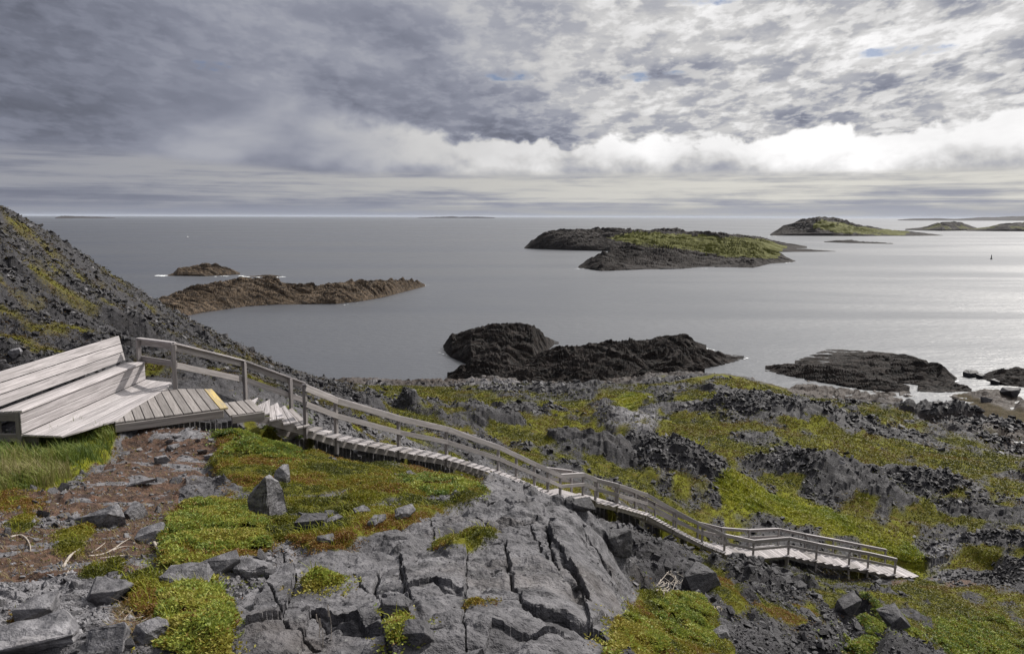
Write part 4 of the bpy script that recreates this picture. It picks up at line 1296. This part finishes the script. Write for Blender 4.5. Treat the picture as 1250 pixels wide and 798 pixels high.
# (x, y of its middle, width px, height/width, depth/width, tone, turn, tilt, label)
BOULDERS = [
    (45, 750, 50, .62, .9, .70, .3, .06, 'square pale-topped block with a dark front, on gravel near the bare soil'),
    (22, 796, 116, .30, .8, .80, .2, .05, 'broad flat pale slab lying at the low corner of the gravel'),
    (118, 636, 52, .50, .8, .66, .5, .35, 'tilted pale slab set in the soil above the bleached roots'),
    (160, 628, 30, .60, .7, .5, 1.2, .2, 'rough grey rock between the tilted pale slab and the juniper'),
    (183, 657, 36, .50, .8, .72, .1, .2, 'pale rounded flat rock on soil beside the juniper mat'),
    (120, 728, 62, .36, .8, .45, -.2, .08, 'low brownish flat rock embedded in the gravel above dry twigs'),
    (182, 780, 46, .60, .8, .72, .8, .15, 'pale lumpy rock below the bundle of dry twigs'),
    (126, 788, 46, .50, .9, .55, .2, .2, 'mottled grey rock between the flat corner slab and the moss'),
    (323, 612, 38, 1.75, .9, .72, .1, .14, 'tall upright split rock with a tan face standing in the moss'),
    (344, 583, 19, 1.35, .9, .75, .2, .05, 'small upright pale stone below the leafy bush'),
    (380, 638, 38, .50, .7, .22, .1, .1, 'dark wedge-shaped rock lying in the olive moss'),
    (409, 635, 18, .55, .7, .70, .4, .35, 'little pale-topped wedge beside the dark moss rock'),
    (440, 624, 20, .5, .8, .55, .6, .2, 'grey stone half sunk in moss, behind the flat pair'),
    (456, 637, 24, .4, .8, .5, 1.0, .15, 'flat grey stone sunk in the middle of the olive moss'),
    (496, 629, 27, .5, .8, .62, .3, .2, 'layered pale stone at the moss edge by the bedrock'),
    (310, 697, 46, .55, .8, .62, .2, .1, 'tan blocky stone wedged on top of the broken outcrop'),
    (268, 694, 44, .55, .8, .45, .5, .15, 'grey angular block at the lower edge of the juniper mat'),
    (225, 707, 60, .30, .7, .55, .0, .1, 'long low grey rock between juniper and moss'),
    (754, 668, 38, .95, .9, .14, .5, .2, 'blackish boulder leaning against the side of the big bedrock slab'),
    (711, 619, 25, .55, .8, .12, .2, .1, 'dark boulder just below the angled stair landing'),
    (853, 715, 52, .60, .8, .14, .9, .25, 'large dark angular boulder on the rubble slope above the shrub patch'),
    (1038, 743, 31, .75, .8, .14, .3, .2, 'dark blocky boulder on the gravel slope below the footbridge'),
    (1090, 759, 36, .6, .8, .20, .3, .2, 'dark boulder with one pale edge low on the grassy slope'),
    (1072, 712, 13, .9, .8, .18, .7, .4, 'small leaning dark stone under the lowest stairs'),
    (881, 776, 26, .55, .8, .50, .3, .3, 'flat brownish stone beside the green shrub patch'),
    (18, 435, 14, .9, .8, .85, .3, .2, 'single pale rock on the grassy hillside behind the bench'),
    (484, 744, 42, .5, .8, .30, .4, .2, 'dark loose block on the slab above a small juniper tuft'),
    (503, 783, 56, .45, .8, .22, .5, .35, 'dark slanted block below the small juniper tuft'),
    (196, 563, 17, .7, .8, .78, .3, .2, 'pale cube-like stone in the middle of the soil path'),
    (172, 590, 34, .3, .8, .7, .4, .1, 'thin pale flat stone across the soil path'),
    (1187, 465, 17, .55, .9, .05, .3, .1, 'widest black rock in the water beyond the tidal pool'),
    (1144, 494, 9, .5, .9, .06, 1.1, .1, 'little black rock at the near edge of the tidal pool'),
    (1160, 497, 11, .4, .9, .07, .2, .1, 'flat black rock beside the little one in the tidal pool'),
    (1236, 480, 20, .55, .9, .20, .2, .1, 'brown boulder on the pebble beach beyond the grey cliff'),
    (1198, 467, 10, .7, .9, .08, .3, .1, 'black tidal rock standing in water between the two shore ledges'),
    (1215, 470, 12, .6, .9, .08, .9, .1, 'small black tidal rock in water by the farther shore ledge'),
    (1206, 489, 12, .65, .9, .14, .3, .1, 'round brown boulder at the edge of the tidal pool'),
    (1145, 492, 10, .5, .9, .08, .3, .1, 'dark stone in the shallow pool below the long shore ledge'),
    (1037, 690, 10, .6, .8, .1, .3, .1, 'dark stone tucked under the planks of the lowest stairs'),
    (398, 660, 22, .5, .8, .4, .2, .1, 'grey slab corner at the lower edge of the moss field'),
    (255, 560, 14, .5, .8, .7, .2, .1, 'pale stone at the border of moss and soil'),
    (210, 548, 14, .5, .8, .75, 1.0, .1, 'whitish chip on the gravel beside the boardwalk'),
]
for i, (px, py, w, hr, dr, tn, rz, tl, lab) in enumerate(BOULDERS):
    p, r = hit(px, min(py + .30 * w * hr, 797))
    D = project(p[None])[2][0]
    W_ = w * D / FX
    if p[2] < .3:
        p[2] = .05
    o = tag(link('boulder', boulder_mesh(200 + i * 7, (W_ * 1.12, W_ * dr, W_ * hr * 1.15), tn), M_STONE), lab, 'rock')
    o.location = (p[0], p[1] + W_ * dr * .25, p[2] + W_ * hr * .26)
    o.rotation_euler = (tl * .6, -tl, rz)

# loose stones: the largest as objects, the crowd of chips as one mass
wgt = (1 - np.clip(vegs * 1.6, 0, 1)) * (1 - .93 * slabf) * SEEN * (R > 3.0) * (R < 118)
clear = (near_path > 1.25) & (deck_d > 1.0)
rub = np.where(R < 18, .25, .06) + sm(.46, .60, fbm(TX / 5.0, TY / 5.0, 4, 77)) + .15 * (PX < 430) * (R > 24)
beach = in_poly(PX, PY, [(1130, 486), (1170, 474), (1290, 474), (1290, 545), (1200, 535)]) & (R > 60)
wgt = wgt * clear * rub * np.where(R < 14, .42 + 1.1 * blur(pale.astype(float), 4), 1.0) * (1 - .65 * soilf) * np.where(beach, 7.0, 1.0) * np.where((R >= 14) & (R < 30), .8, 1.0)
wgt[:, (az < -.62) | (az > .62)] = 0
wf = (wgt / wgt.sum()).ravel()


def pick(n, w=wf):
    k = rng.choice(len(w), n, p=w)
    return k


def rotmat(n, tilt):
    a = rng.uniform(0, 6.283, n); b = rng.normal(0, tilt, n); c = rng.normal(0, tilt, n)
    ca_, sa_, cb, sb, cc_, sc_ = np.cos(a), np.sin(a), np.cos(b), np.sin(b), np.cos(c), np.sin(c)
    z = np.zeros(n); o = np.ones(n)
    Rz = np.stack([ca_, -sa_, z, sa_, ca_, z, z, z, o], -1).reshape(n, 3, 3)
    Ry = np.stack([cb, z, sb, z, o, z, -sb, z, cb], -1).reshape(n, 3, 3)
    Rx = np.stack([o, z, z, z, cc_, -sc_, z, sc_, cc_], -1).reshape(n, 3, 3)
    return Rz @ Ry @ Rx


nst = 42000
k = pick(nst)
pos = verts[k]
pos = np.stack([TX.ravel()[k], TY.ravel()[k], TZ.ravel()[k]], -1)
rr = R.ravel()[k]
szp = 2.3 * (1 - rng.random(nst)) ** (-1 / 2.4)
szp = np.minimum(szp, np.where(rr > 24, 9.0, 19))
size = np.minimum(szp * rr / FX, 1.9) * np.where(rr < 14, .9, 1.0)
RM = rotmat(nst, .5)
tn_ = np.clip(tone.ravel()[k] + np.where(rng.random(nst) < .10, .45, .0) + rng.normal(0, .07, nst), .0, .95)
order = np.argsort(-np.minimum(szp, size * FX / rr))
solo = order[:230]
VV = []; FF = []; TT = []; off = 0
for j in order[230:]:
    v, f = PROTO[j % len(PROTO)]
    w = (v * size[j]) @ RM[j].T + pos[j] + (0, 0, size[j] * .14)
    VV.append(w); FF.append(f + off); TT.append(np.full(len(w), tn_[j])); off += len(w)
me = mesh_from('rubble', np.concatenate(VV), np.concatenate(FF), False)
a = me.attributes.new('tone', 'FLOAT', 'POINT'); a.data.foreach_set('value', np.concatenate(TT).astype(np.float32))
tag(link('rubble', me, M_STONE), kind='stuff')
lib = []
for q in range(24):
    v, f = PROTO[q % 16]
    me = mesh_from('loose_stone', v, f, False)
    a = me.attributes.new('tone', 'FLOAT', 'POINT'); a.data.foreach_set('value', np.full(len(v), (.08, .16, .30)[q % 3], np.float32))
    me.materials.append(M_STONE)
    lib.append(me)
for j in solo:
    t_ = 0 if tn_[j] < .14 else (1 if tn_[j] < .26 else 2)
    o = bpy.data.objects.new('loose_stone', lib[(int(j) * 3) % 24 // 3 * 3 + t_])
    C.objects.link(o)
    s_ = float(size[j])
    o.matrix_world = Matrix.Translation(pos[j] + (0, 0, s_ * .10)) @ Matrix([list(map(float, q)) for q in RM[j]]).to_4x4() @ Matrix.Scale(s_, 4)
    if rr[j] < 15:
        tag(o, 'small loose angular grey stone on the bare ground around the moss', 'stone', 'loose stones around the moss')
    elif pos[j][0] < -4:
        tag(o, 'loose angular dark stone on the scree hillside beyond the bench', 'stone', 'scree stones on the hillside')
    else:
        tag(o, 'loose angular dark stone on the rocky slope around the stairs', 'stone', 'scree stones on the slope')

# ------------------------------------------------------------------ ground cover
def leaves(pos, rad, n, llen, lwid, cols, up=.55, lift=.5):
    """n leaves in a small tuft on each point; returns vertices, quads, colours"""
    N = len(pos)
    P0 = np.repeat(pos, n, 0); rr_ = np.repeat(rad, n); L = np.repeat(llen, n) * rng.uniform(.6, 1.25, N * n); Wd = np.repeat(lwid, n) * rng.uniform(.7, 1.2, N * n)
    th = rng.uniform(0, 6.283, N * n); q = np.sqrt(rng.random(N * n)); hz = rng.random(N * n)
    c = P0 + np.stack([np.cos(th) * q * rr_, np.sin(th) * q * rr_, (1 - q * q * .7) * hz * rr_ * lift * 2], -1)
    d = rng.normal(0, 1, (N * n, 3)); d[:, 2] = np.abs(d[:, 2]) * up * .45 + .05
    d += np.stack([np.cos(th), np.sin(th), 0 * th], -1) * .6
    d /= np.linalg.norm(d, axis=1, keepdims=True)
    s = np.cross(d, rng.normal(0, 1, (N * n, 3))); s /= np.linalg.norm(s, axis=1, keepdims=True) + 1e-9
    a = c; b = c + d * (L * .5)[:, None] + s * (Wd * .5)[:, None]; e = c + d * L[:, None]; g = c + d * (L * .5)[:, None] - s * (Wd * .5)[:, None]
    v = np.stack([a, b, e, g], 1).reshape(-1, 3)
    f = np.arange(len(v)).reshape(-1, 4)
    col = np.repeat(cols, n, 0) * rng.uniform(.84, 1.16, (N * n, 1))
    col = np.concatenate([col, np.ones((len(col), 1))], 1)
    return v, f, np.repeat(col, 4, 0)


def blades(pos, h, w, cols, bend=.5):
    N = len(pos)
    th = rng.uniform(0, 6.283, N); d = np.stack([np.cos(th), np.sin(th), 0 * th], -1)
    d[:, 0] -= .35
    s = np.stack([-np.sin(th + rng.normal(0, .6, N)), np.cos(th), 0 * th], -1)
    bb = bend * rng.uniform(.3, 1.3, N)
    p1 = pos + np.array([0, 0, 1.0]) * (h * .55)[:, None] + d * (h * bb * .22)[:, None]
    p2 = pos + np.array([0, 0, 1.0]) * (h * (.98 - .25 * bb))[:, None] + d * (h * bb * .75)[:, None]
    w = w[:, None] * .5
    v = np.stack([pos - s * w, pos + s * w, p1 + s * w * .8, p1 - s * w * .8, p2 + s * w * .12, p2 - s * w * .12], 1).reshape(-1, 3)
    i = np.arange(N)[:, None] * 6
    f = np.concatenate([i + np.array([[0, 1, 2, 3]]), i + np.array([[3, 2, 4, 5]])], 0)
    c = np.concatenate([cols, np.ones((N, 1))], 1)
    c = np.repeat(c, 6, 0)
    return v, f, c


def put(name, parts, mat=M_LEAF, **kw):
    V = []; F = []; K = []; o = 0
    for v, f, c in parts:
        V.append(v); F.append(f + o); K.append(c); o += len(v)
    me = mesh_from(name, np.concatenate(V), np.concatenate(F), False)
    attr(me, 'tint', np.concatenate(K))
    return tag(link(name, me, mat), **kw)


def choose(w, n):
    w = w.ravel().astype(float); w = w / w.sum()
    k = rng.choice(len(w), n, p=w)
    return np.stack([TX.ravel()[k], TY.ravel()[k], TZ.ravel()[k]], -1), k


def pal(n, t, table):
    """mix colours of a table by t (0..1) with scatter"""
    table = np.array(table); t = np.clip(t + rng.normal(0, .13, n), 0, .999) * (len(table) - 1)
    i = t.astype(int); f = (t - i)[:, None]
    return table[i] * (1 - f) + table[i + 1] * f


MOSSC = [(.050, .058, .007), (.090, .094, .008), (.135, .132, .010), (.175, .158, .012), (.185, .130, .018), (.155, .072, .022)]
GRASSC = [(.090, .125, .018), (.150, .190, .022), (.215, .240, .022), (.260, .260, .034), (.26, .23, .09)]
JUNC = [(.060, .098, .022), (.125, .170, .032), (.195, .240, .042), (.255, .285, .048), (.265, .235, .045)]

in_view = (PX > -160) & (PX < 1410) & (PY < 900) & SEEN
vm_ = vegs * in_view
# low heath and moss of the near ground
wn = np.maximum(vm_, .10 * blur(vegs, 14) * in_view * (slabf < .5)) * (R < 19) * (~grass) * clear * (.15 + sm(.30, .48, fbm(TX * 3.2, TY * 3.2, 4, 144)))
p, k = choose(wn, 100000)
r_ = R.ravel()[k]
t = sm(.30, .72, fbm(p[:, 0] * 1.1, p[:, 1] * 1.1, 4, 120)) * .95
c = pal(len(p), t, MOSSC)
sz = .0065 + .0012 * r_
put('moss_and_heath', [leaves(p, sz * 1.5, 6, sz * 1.25, sz * .62, c, .8)], kind='stuff')
# mid and far ground cover
wm = vm_ * (R >= 19) * (R < 112) * (clear | (R > 30))
p, k = choose(wm, 66000)
r_ = R.ravel()[k]
t = .15 + .75 * sm(.3, .75, fbm(p[:, 0] * .35, p[:, 1] * .35, 4, 121))
c = pal(len(p), t, [(.040, .044, .008), (.070, .074, .009), (.108, .104, .010), (.128, .108, .012), (.112, .068, .020)]) * np.where(p[:, :1] < -.2 * p[:, 1:2], (.50, .42, .6), 1.0)
gk = gully.ravel()[k]
c = np.where(gk[:, None], pal(len(p), .2 + .7 * sm(.3, .7, fbm(p[:, 0] * .6, p[:, 1] * .6, 4, 125)), [(.10, .125, .012), (.175, .195, .012), (.235, .24, .014), (.26, .24, .02)]), c)
sz = .00165 * r_
put('hillside_heath', [leaves(p, sz * 1.8, 5, sz * 1.2, sz * .75, c, .5, .25)], kind='stuff')
# grass
p, k = choose(grass * in_view * (R < 25) * ((deck_d > .75) | (PY > 520)), 15000)
r_ = R.ravel()[k]
tuft = fbm(p[:, 0] * 3, p[:, 1] * 3, 3, 130)
t = sm(.25, .8, fbm(p[:, 0] * 2.1, p[:, 1] * 2.1, 3, 122))
h = (.05 + .22 * sm(.35, .65, tuft)) * rng.uniform(.6, 1.3, len(p))
g1 = blades(p, h, .0045 + .0006 * r_ * rng.random(len(p)), pal(len(p), t, [(.055, .085, .018), (.095, .135, .024), (.140, .180, .030), (.190, .200, .050), (.20, .17, .08)]), .8)
p, k = choose(gully * in_view * (R > 25) * ((near_path > .9)), 12000)
r_ = R.ravel()[k]
t = .25 + .6 * sm(.3, .75, fbm(p[:, 0] * .5, p[:, 1] * .5, 3, 123))
g2 = blades(p, rng.uniform(.06, .24, len(p)) * (.5 + sm(.35, .65, fbm(p[:, 0] * .9, p[:, 1] * .9, 3, 131))), .0010 * r_ * rng.uniform(.7, 1.4, len(p)), pal(len(p), t, GRASSC), .9)
wsp = vm_ * (R < 22) * (~grass) * clear
p, k = choose(wsp, 2600)
g3 = blades(p, rng.uniform(.04, .12, len(p)), .003 + .0005 * R.ravel()[k], pal(len(p), .6 + 0 * p[:, 0], GRASSC), .9)
p, k = choose(soilf * in_view * (R < 20), 2600)
g4 = blades(p, rng.uniform(.02, .07, len(p)), .003 + .0004 * R.ravel()[k], pal(len(p), .95 + 0 * p[:, 0], GRASSC[2:] + [(.16, .11, .07)]), 1.5)
put('grass', [g1, g2, g3, g4], kind='stuff')

# leafy shrub mats that stand out from the moss
SHRUBS = [
    ([(262, 530), (285, 516), (318, 511), (350, 514), (372, 534), (376, 556), (330, 562), (280, 549)], .22, 12600, .35, 'rounded bright green bush beside the top of the stairs'),
    ([(195, 660), (212, 628), (258, 614), (300, 626), (332, 655), (308, 682), (262, 690), (200, 694)], .12, 16200, .62, 'wide light green juniper mat beside the bleached roots'),
    ([(364, 713), (385, 702), (412, 704), (416, 711), (380, 719)], .03, 1260, .85, 'small yellow-green juniper cushion in a hollow of the bedrock'),
    ([(474, 752), (500, 757), (513, 770), (492, 785), (478, 778)], .03, 900, .8, 'tiny yellow-green juniper cushion between two dark blocks'),
    ([(752, 772), (768, 755), (800, 762), (812, 800), (745, 800)], .10, 5760, .85, 'yellowish juniper at the foot of the big bedrock slab'),
    ([(800, 742), (830, 724), (862, 735), (878, 765), (872, 788), (820, 780)], .16, 9360, .5, 'fresh green shrub patch on the slope below the bleached twigs'),
    ([(195, 740), (250, 712), (285, 762), (270, 800), (190, 800), (190, 775)], .06, 7560, .72, 'olive creeping juniper patch among rocks near the dry twigs'),
    ([(480, 590), (520, 580), (562, 578), (588, 592), (560, 604), (520, 606)], .10, 4680, .45, 'green low bush at the far end of the moss field'),
    ([(1120, 795), (1150, 762), (1200, 752), (1250, 768), (1260, 800)], .30, 7560, .4, 'green bushes on the lowest grassy slope'),
    ([(1020, 800), (1040, 775), (1090, 765), (1125, 785), (1110, 800)], .22, 5760, .35, 'dark green bush between the dark boulders on the gravel slope'),
]
for poly, hh, n, tt, lab in SHRUBS:
    kj = float(np.clip((max(q[0] for q in poly) - min(q[0] for q in poly)) / 45 - 1.6, -.8, 1.3))
    kx = in_poly(JX + kj * (JX - PX), JY + kj * (JY - PY), poly) & in_view
    rr_ = R[kx]; r0 = float(np.median(rr_)) if kx.any() else 5
    kx = kx & (np.abs(np.log(np.maximum(R, .1) / r0)) < .45)
    dome = blur(kx.astype(float), 10) * kx
    p, k = choose(np.maximum(kx * np.clip(dome * 1.5, .12, 1), .06 * blur(kx.astype(float), 14)) * in_view * sm(.34, .46, fbm(TX * 7 / r0 ** .5, TY * 7 / r0 ** .5, 4, 143)), n)
    lump = .55 + .9 * sm(.35, .65, fbm(p[:, 0] * 9 / r0 ** .5, p[:, 1] * 9 / r0 ** .5, 3, 140))
    p[:, 2] += .40 * hh * dome.ravel()[k] * lump * rng.uniform(.45, 1.0, n) ** .6
    sz = .0068 + .00145 * r0
    t = tt - .25 + .55 * sm(.3, .7, fbm(p[:, 0] * 5, p[:, 1] * 5, 3, 141))
    put('shrub', [leaves(p, np.full(n, sz * 1.6), 7, np.full(n, sz * 1.5), np.full(n, sz * .75), np.where(rng.random((n, 1)) < .14, pal(n, .75 + 0 * t, MOSSC), pal(n, t, JUNC)), .9)], label=lab, cat='shrub')


# ------------------------------------------------------------------ roots, twigs, stalks, buoys
def tube(pts, r0, r1, sides=6, sub=5):
    pts = [V3(p) for p in pts]
    cv = []
    for i in range(len(pts) - 1):
        p0 = pts[max(i - 1, 0)]; p1 = pts[i]; p2 = pts[i + 1]; p3 = pts[min(i + 2, len(pts) - 1)]
        for j in range(sub):
            t = j / sub
            cv.append(.5 * ((2 * p1) + (p2 - p0) * t + (2 * p0 - 5 * p1 + 4 * p2 - p3) * t * t + (3 * p1 - p0 - 3 * p2 + p3) * t ** 3))
    cv.append(pts[-1])
    V = []; F = []; G = []; al = 0
    for i, c in enumerate(cv):
        d = (cv[min(i + 1, len(cv) - 1)] - cv[max(i - 1, 0)]).normalized()
        s = d.cross(V3((.2, .3, 1))).normalized(); u = d.cross(s)
        r = (r0 + (r1 - r0) * i / (len(cv) - 1)) * random.uniform(.85, 1.15)
        for k in range(sides):
            a = 6.2832 * k / sides
            V.append((c + s * (r * math.cos(a)) + u * (r * math.sin(a)))[:]); G.append((al, a * r, 1.0))
        if i < len(cv) - 1:
            al += (cv[i + 1] - c).length
            for k in range(sides):
                k2 = (k + 1) % sides
                F.append((i * sides + k, i * sides + k2, (i + 1) * sides + k2, (i + 1) * sides + k))
    F.append(tuple(range(sides))[::-1]); F.append(tuple((len(cv) - 1) * sides + k for k in range(sides)))
    return V, F, G


def twig(name, lines, label, cat, mat=M_TWIG, group=None, lift=.25):
    V = []; F = []; G = []
    for line, w0, w1 in lines:
        pts = []
        for q, (px, py) in enumerate(line):
            p, r = hit(px, py)
            pts.append(p + np.array([0, 0, w0 * r / FX * (lift + (.4 if q % 2 else 0))]))
        r = math.hypot(pts[0][0], pts[0][1])
        v, f, g = tube(pts, w0 * r / FX * .5, w1 * r / FX * .5)
        n = len(V); V += v; G += g; F += [tuple(i + n for i in k) for k in f]
    me = bpy.data.meshes.new(name); me.from_pydata(V, [], F)
    a = me.attributes.new('grain', 'FLOAT_VECTOR', 'POINT'); a.data.foreach_set('vector', np.asarray(G, np.float32).ravel())
    for p in me.polygons:
        p.use_smooth = True
    return tag(link(name, me, mat), label, cat, group)


twig('dead_root', [([(13, 656), (25, 655), (33, 659), (37, 668), (38, 675)], 2.6, 1.2), ([(30, 657), (36, 656), (41, 659)], 1.6, .8)], 'small forked bleached root lying on bare brown soil', 'root')
twig('driftwood', [([(76, 694), (86, 684), (97, 672)], 4.2, 2.2), ([(80, 703), (88, 690)], 2.0, 1.0)], 'short thick bleached stick leaning by a grass tuft', 'stick')
twig('dead_root', [([(108, 680), (125, 678), (138, 671), (150, 664), (160, 658)], 2.4, 1.2), ([(112, 676), (122, 668), (128, 663)], 1.5, .7), ([(138, 673), (150, 669), (165, 668)], 1.8, .8), ([(120, 682), (140, 681), (158, 678), (172, 680)], 1.9, .9)], 'spread of thin bleached roots below the tilted pale slab', 'root')
twig('dead_root', [([(188, 664), (192, 672), (198, 678), (206, 682)], 4.0, 1.8), ([(192, 664), (198, 668), (203, 676)], 2.4, 1.2)], 'curled brown root at the edge of the juniper mat', 'root')
rt = random.Random(4)
twig('dry_twigs', [([(rt.uniform(150, 185), rt.uniform(728, 768)) for _ in range(1)] + [], 1, 1) for _ in ()] +
     [([(x, y), (x + rt.uniform(-14, 14), y + rt.uniform(4, 14)), (x + rt.uniform(-26, 26), y + rt.uniform(12, 28))], 1.3, .6) for x, y in [(rt.uniform(152, 192), rt.uniform(724, 760)) for _ in range(34)]],
     'bundle of dry brown twigs beside the olive creeping juniper', 'twigs')
twig('dry_twigs', [([(x, y), (x + rt.uniform(-8, 8), y + rt.uniform(-5, 5)), (x + rt.uniform(-14, 14), y + rt.uniform(-6, 8))], 1.3, .6) for x, y in [(rt.uniform(803, 826), rt.uniform(708, 724)) for _ in range(22)]],
     'tangle of bleached twigs at the top of the green shrub patch', 'twigs', lift=1.5)
twig('dry_twigs', [([(868 + i * 3, 752 - i), (872 + i * 2 + rt.uniform(-4, 4), 744), (876 - i * 2, 737 + rt.uniform(-2, 4))], 1.2, .5) for i in range(5)], 'few bleached twigs by the flat brownish stone', 'twigs', lift=1.5)
for x, y, hpx, lab in ((404, 782, 46, 'tallest dry grass stalk standing up from the bedrock'), (389, 778, 30, 'shorter dry grass stalk beside the tallest one'), (394, 790, 36, 'bent dry grass stalk in front of the other two')):
    p, r = hit(x, y); s_ = r / FX
    v, f, g = tube([p - np.array([0, 0, .02]), p + np.array([.2 * s_ * 6, 0, hpx * .5 * s_]), p + np.array([-2 * s_, 0, hpx * s_])], .55 * s_, .3 * s_, 5)
    n = len(v)
    v2, f2, g2_ = tube([p + np.array([-1.2 * s_, 0, hpx * .72 * s_]), p + np.array([-2 * s_, 0, hpx * .85 * s_]), p + np.array([-2.2 * s_, 0, hpx * 1.05 * s_])], 1.3 * s_, .5 * s_, 5)
    me = bpy.data.meshes.new('grass_stalk'); me.from_pydata(v + v2, [], f + [tuple(i + n for i in k) for k in f2])
    a = me.attributes.new('grain', 'FLOAT_VECTOR', 'POINT'); a.data.foreach_set('vector', np.asarray(g + g2_, np.float32).ravel())
    tag(link('grass_stalk', me, M_TWIG), lab, 'grass stalk')


def paint(name, col, rough=.5):
    m_, nt, b = new_mat(name)
    nt.put(b.inputs['Base Color'], nt.mix(nt.noise(ocoord(nt), 8, 4), tuple(.7 * q for q in col), col))
    b.inputs['Roughness'].default_value = rough
    return m_


def lathe(prof, sides=12):
    V = []; F = []
    for r, z in prof:
        for k in range(sides):
            a = 6.2832 * k / sides
            V.append((r * math.cos(a), r * math.sin(a), z))
    for i in range(len(prof) - 1):
        for k in range(sides):
            k2 = (k + 1) % sides
            F.append((i * sides + k, i * sides + k2, (i + 1) * sides + k2, (i + 1) * sides + k))
    return V, F


def lathe_obj(name, prof, mat, loc, parent=None):
    me = bpy.data.meshes.new(name); me.from_pydata(*lathe(prof)[:1], [], lathe(prof)[1])
    o = link(name, me, mat)
    o.location = loc
    if parent:
        o.parent = parent; o.matrix_parent_inverse = parent.matrix_basis.inverted()
    return o


M_BUOYD = paint('dark_buoy_paint', (.05, .05, .05)); M_BUOYW = paint('white_buoy_paint', (.8, .8, .78))
bpnt = seapoint(1210.0, 316.5)
buoy = empty('spar_buoy', bpnt, 'thin dark spar buoy standing alone in the bright open water', 'buoy')
lathe_obj('spar', [(.0, -.5), (.35, -.5), (.32, 1.0), (.22, 2.2), (.14, 3.0), (0, 3.0)], M_BUOYD, bpnt, buoy)
lathe_obj('collar', [(.0, .1), (.62, .1), (.66, .35), (.55, .6), (0, .6)], M_BUOYD, bpnt, buoy)
fl = seapoint(229.0, 289.5)
tag(lathe_obj('mooring_float', [(0, -.5), (.5, -.4), (.95, 0), (.9, .4), (.5, .85), (.15, 1.0), (0, 1.0)], M_BUOYW, fl), 'tiny white mooring float far out on the dark water', 'float')


# ------------------------------------------------------------------ sea air
hm = bpy.data.materials.new('sea_haze'); hm.use_nodes = True
ht = hm.node_tree; ht.nodes.clear()
hv = ht.nodes.new('ShaderNodeVolumePrincipled'); ho = ht.nodes.new('ShaderNodeOutputMaterial')
hv.inputs['Color'].default_value = (0.80, 0.87, 1.0, 1)
hv.inputs['Density'].default_value = 0.000016
ht.links.new(hv.outputs[0], ho.inputs['Volume'])
zt = float(TZ.max()) + 6
hz = [(x, y, z) for z in (-6.0, max(zt, H + 6)) for x, y in ((-62000, -62000), (62000, -62000), (62000, 62000), (-62000, 62000))]
tag(link('haze', mesh_from('haze', np.array(hz), np.array([[3, 2, 1, 0], [4, 5, 6, 7], [0, 1, 5, 4], [1, 2, 6, 5], [2, 3, 7, 6], [3, 0, 4, 7]])), hm), kind='stuff')


# ------------------------------------------------------------------ white water where the swell meets the rocks
def foam_material():
    m, nt, b = new_mat('foam')
    b.inputs['Base Color'].default_value = (.75, .77, .78, 1)
    b.inputs['Roughness'].default_value = .8
    return m


fr = random.Random(11)
FV = []; FF = []
for (xa, ya), (xb, yb), n, w in (((188, 336.2), (205, 336.8), 9, 3.5), ((262, 337.4), (282, 336.8), 6, 2.2), ((291, 336.2), (304, 338.2), 7, 3.0), ((310, 338.4), (348, 338.2), 14, 3.0), ((508, 350), (523, 347.5), 8, 2.4),
                                 ((420, 372), (440, 369), 4, 1.8), ((700, 328.6), (712, 327.5), 4, 2.0), ((840, 329), (870, 327), 5, 1.8), ((960, 321), (974, 320), 5, 2.0), ((938, 288.3), (948, 288.6), 4, 2.0),
                                 ((536, 430), (546, 434), 5, 2.0), ((903, 440), (912, 437), 5, 2.2), ((860, 424), (872, 428), 5, 2.2), ((1164, 467), (1172, 463), 5, 2.2)):
    for _ in range(n):
        t = fr.random()
        c = seapoint(xa + (xb - xa) * t + fr.uniform(-1, 1), ya + (yb - ya) * t + fr.uniform(-.35, .45))
        sc_ = np.hypot(c[0], c[1]) / FX
        o = len(FV); rx = w * fr.uniform(.35, 1) * sc_; ry = rx * fr.uniform(.5, 1.6)
        for k in range(9):
            a_ = 6.2832 * k / 9; q = fr.uniform(.55, 1.15)
            FV.append((c[0] + rx * q * math.cos(a_), c[1] + ry * q * math.sin(a_), .05))
        FV.append((c[0], c[1], .05 + .12 * rx))
        FF += [(o + k, o + (k + 1) % 9, o + 9) for k in range(9)]
tag(link('surf', mesh_from('surf', np.array(FV), np.array(FF), True), foam_material()), kind='stuff')
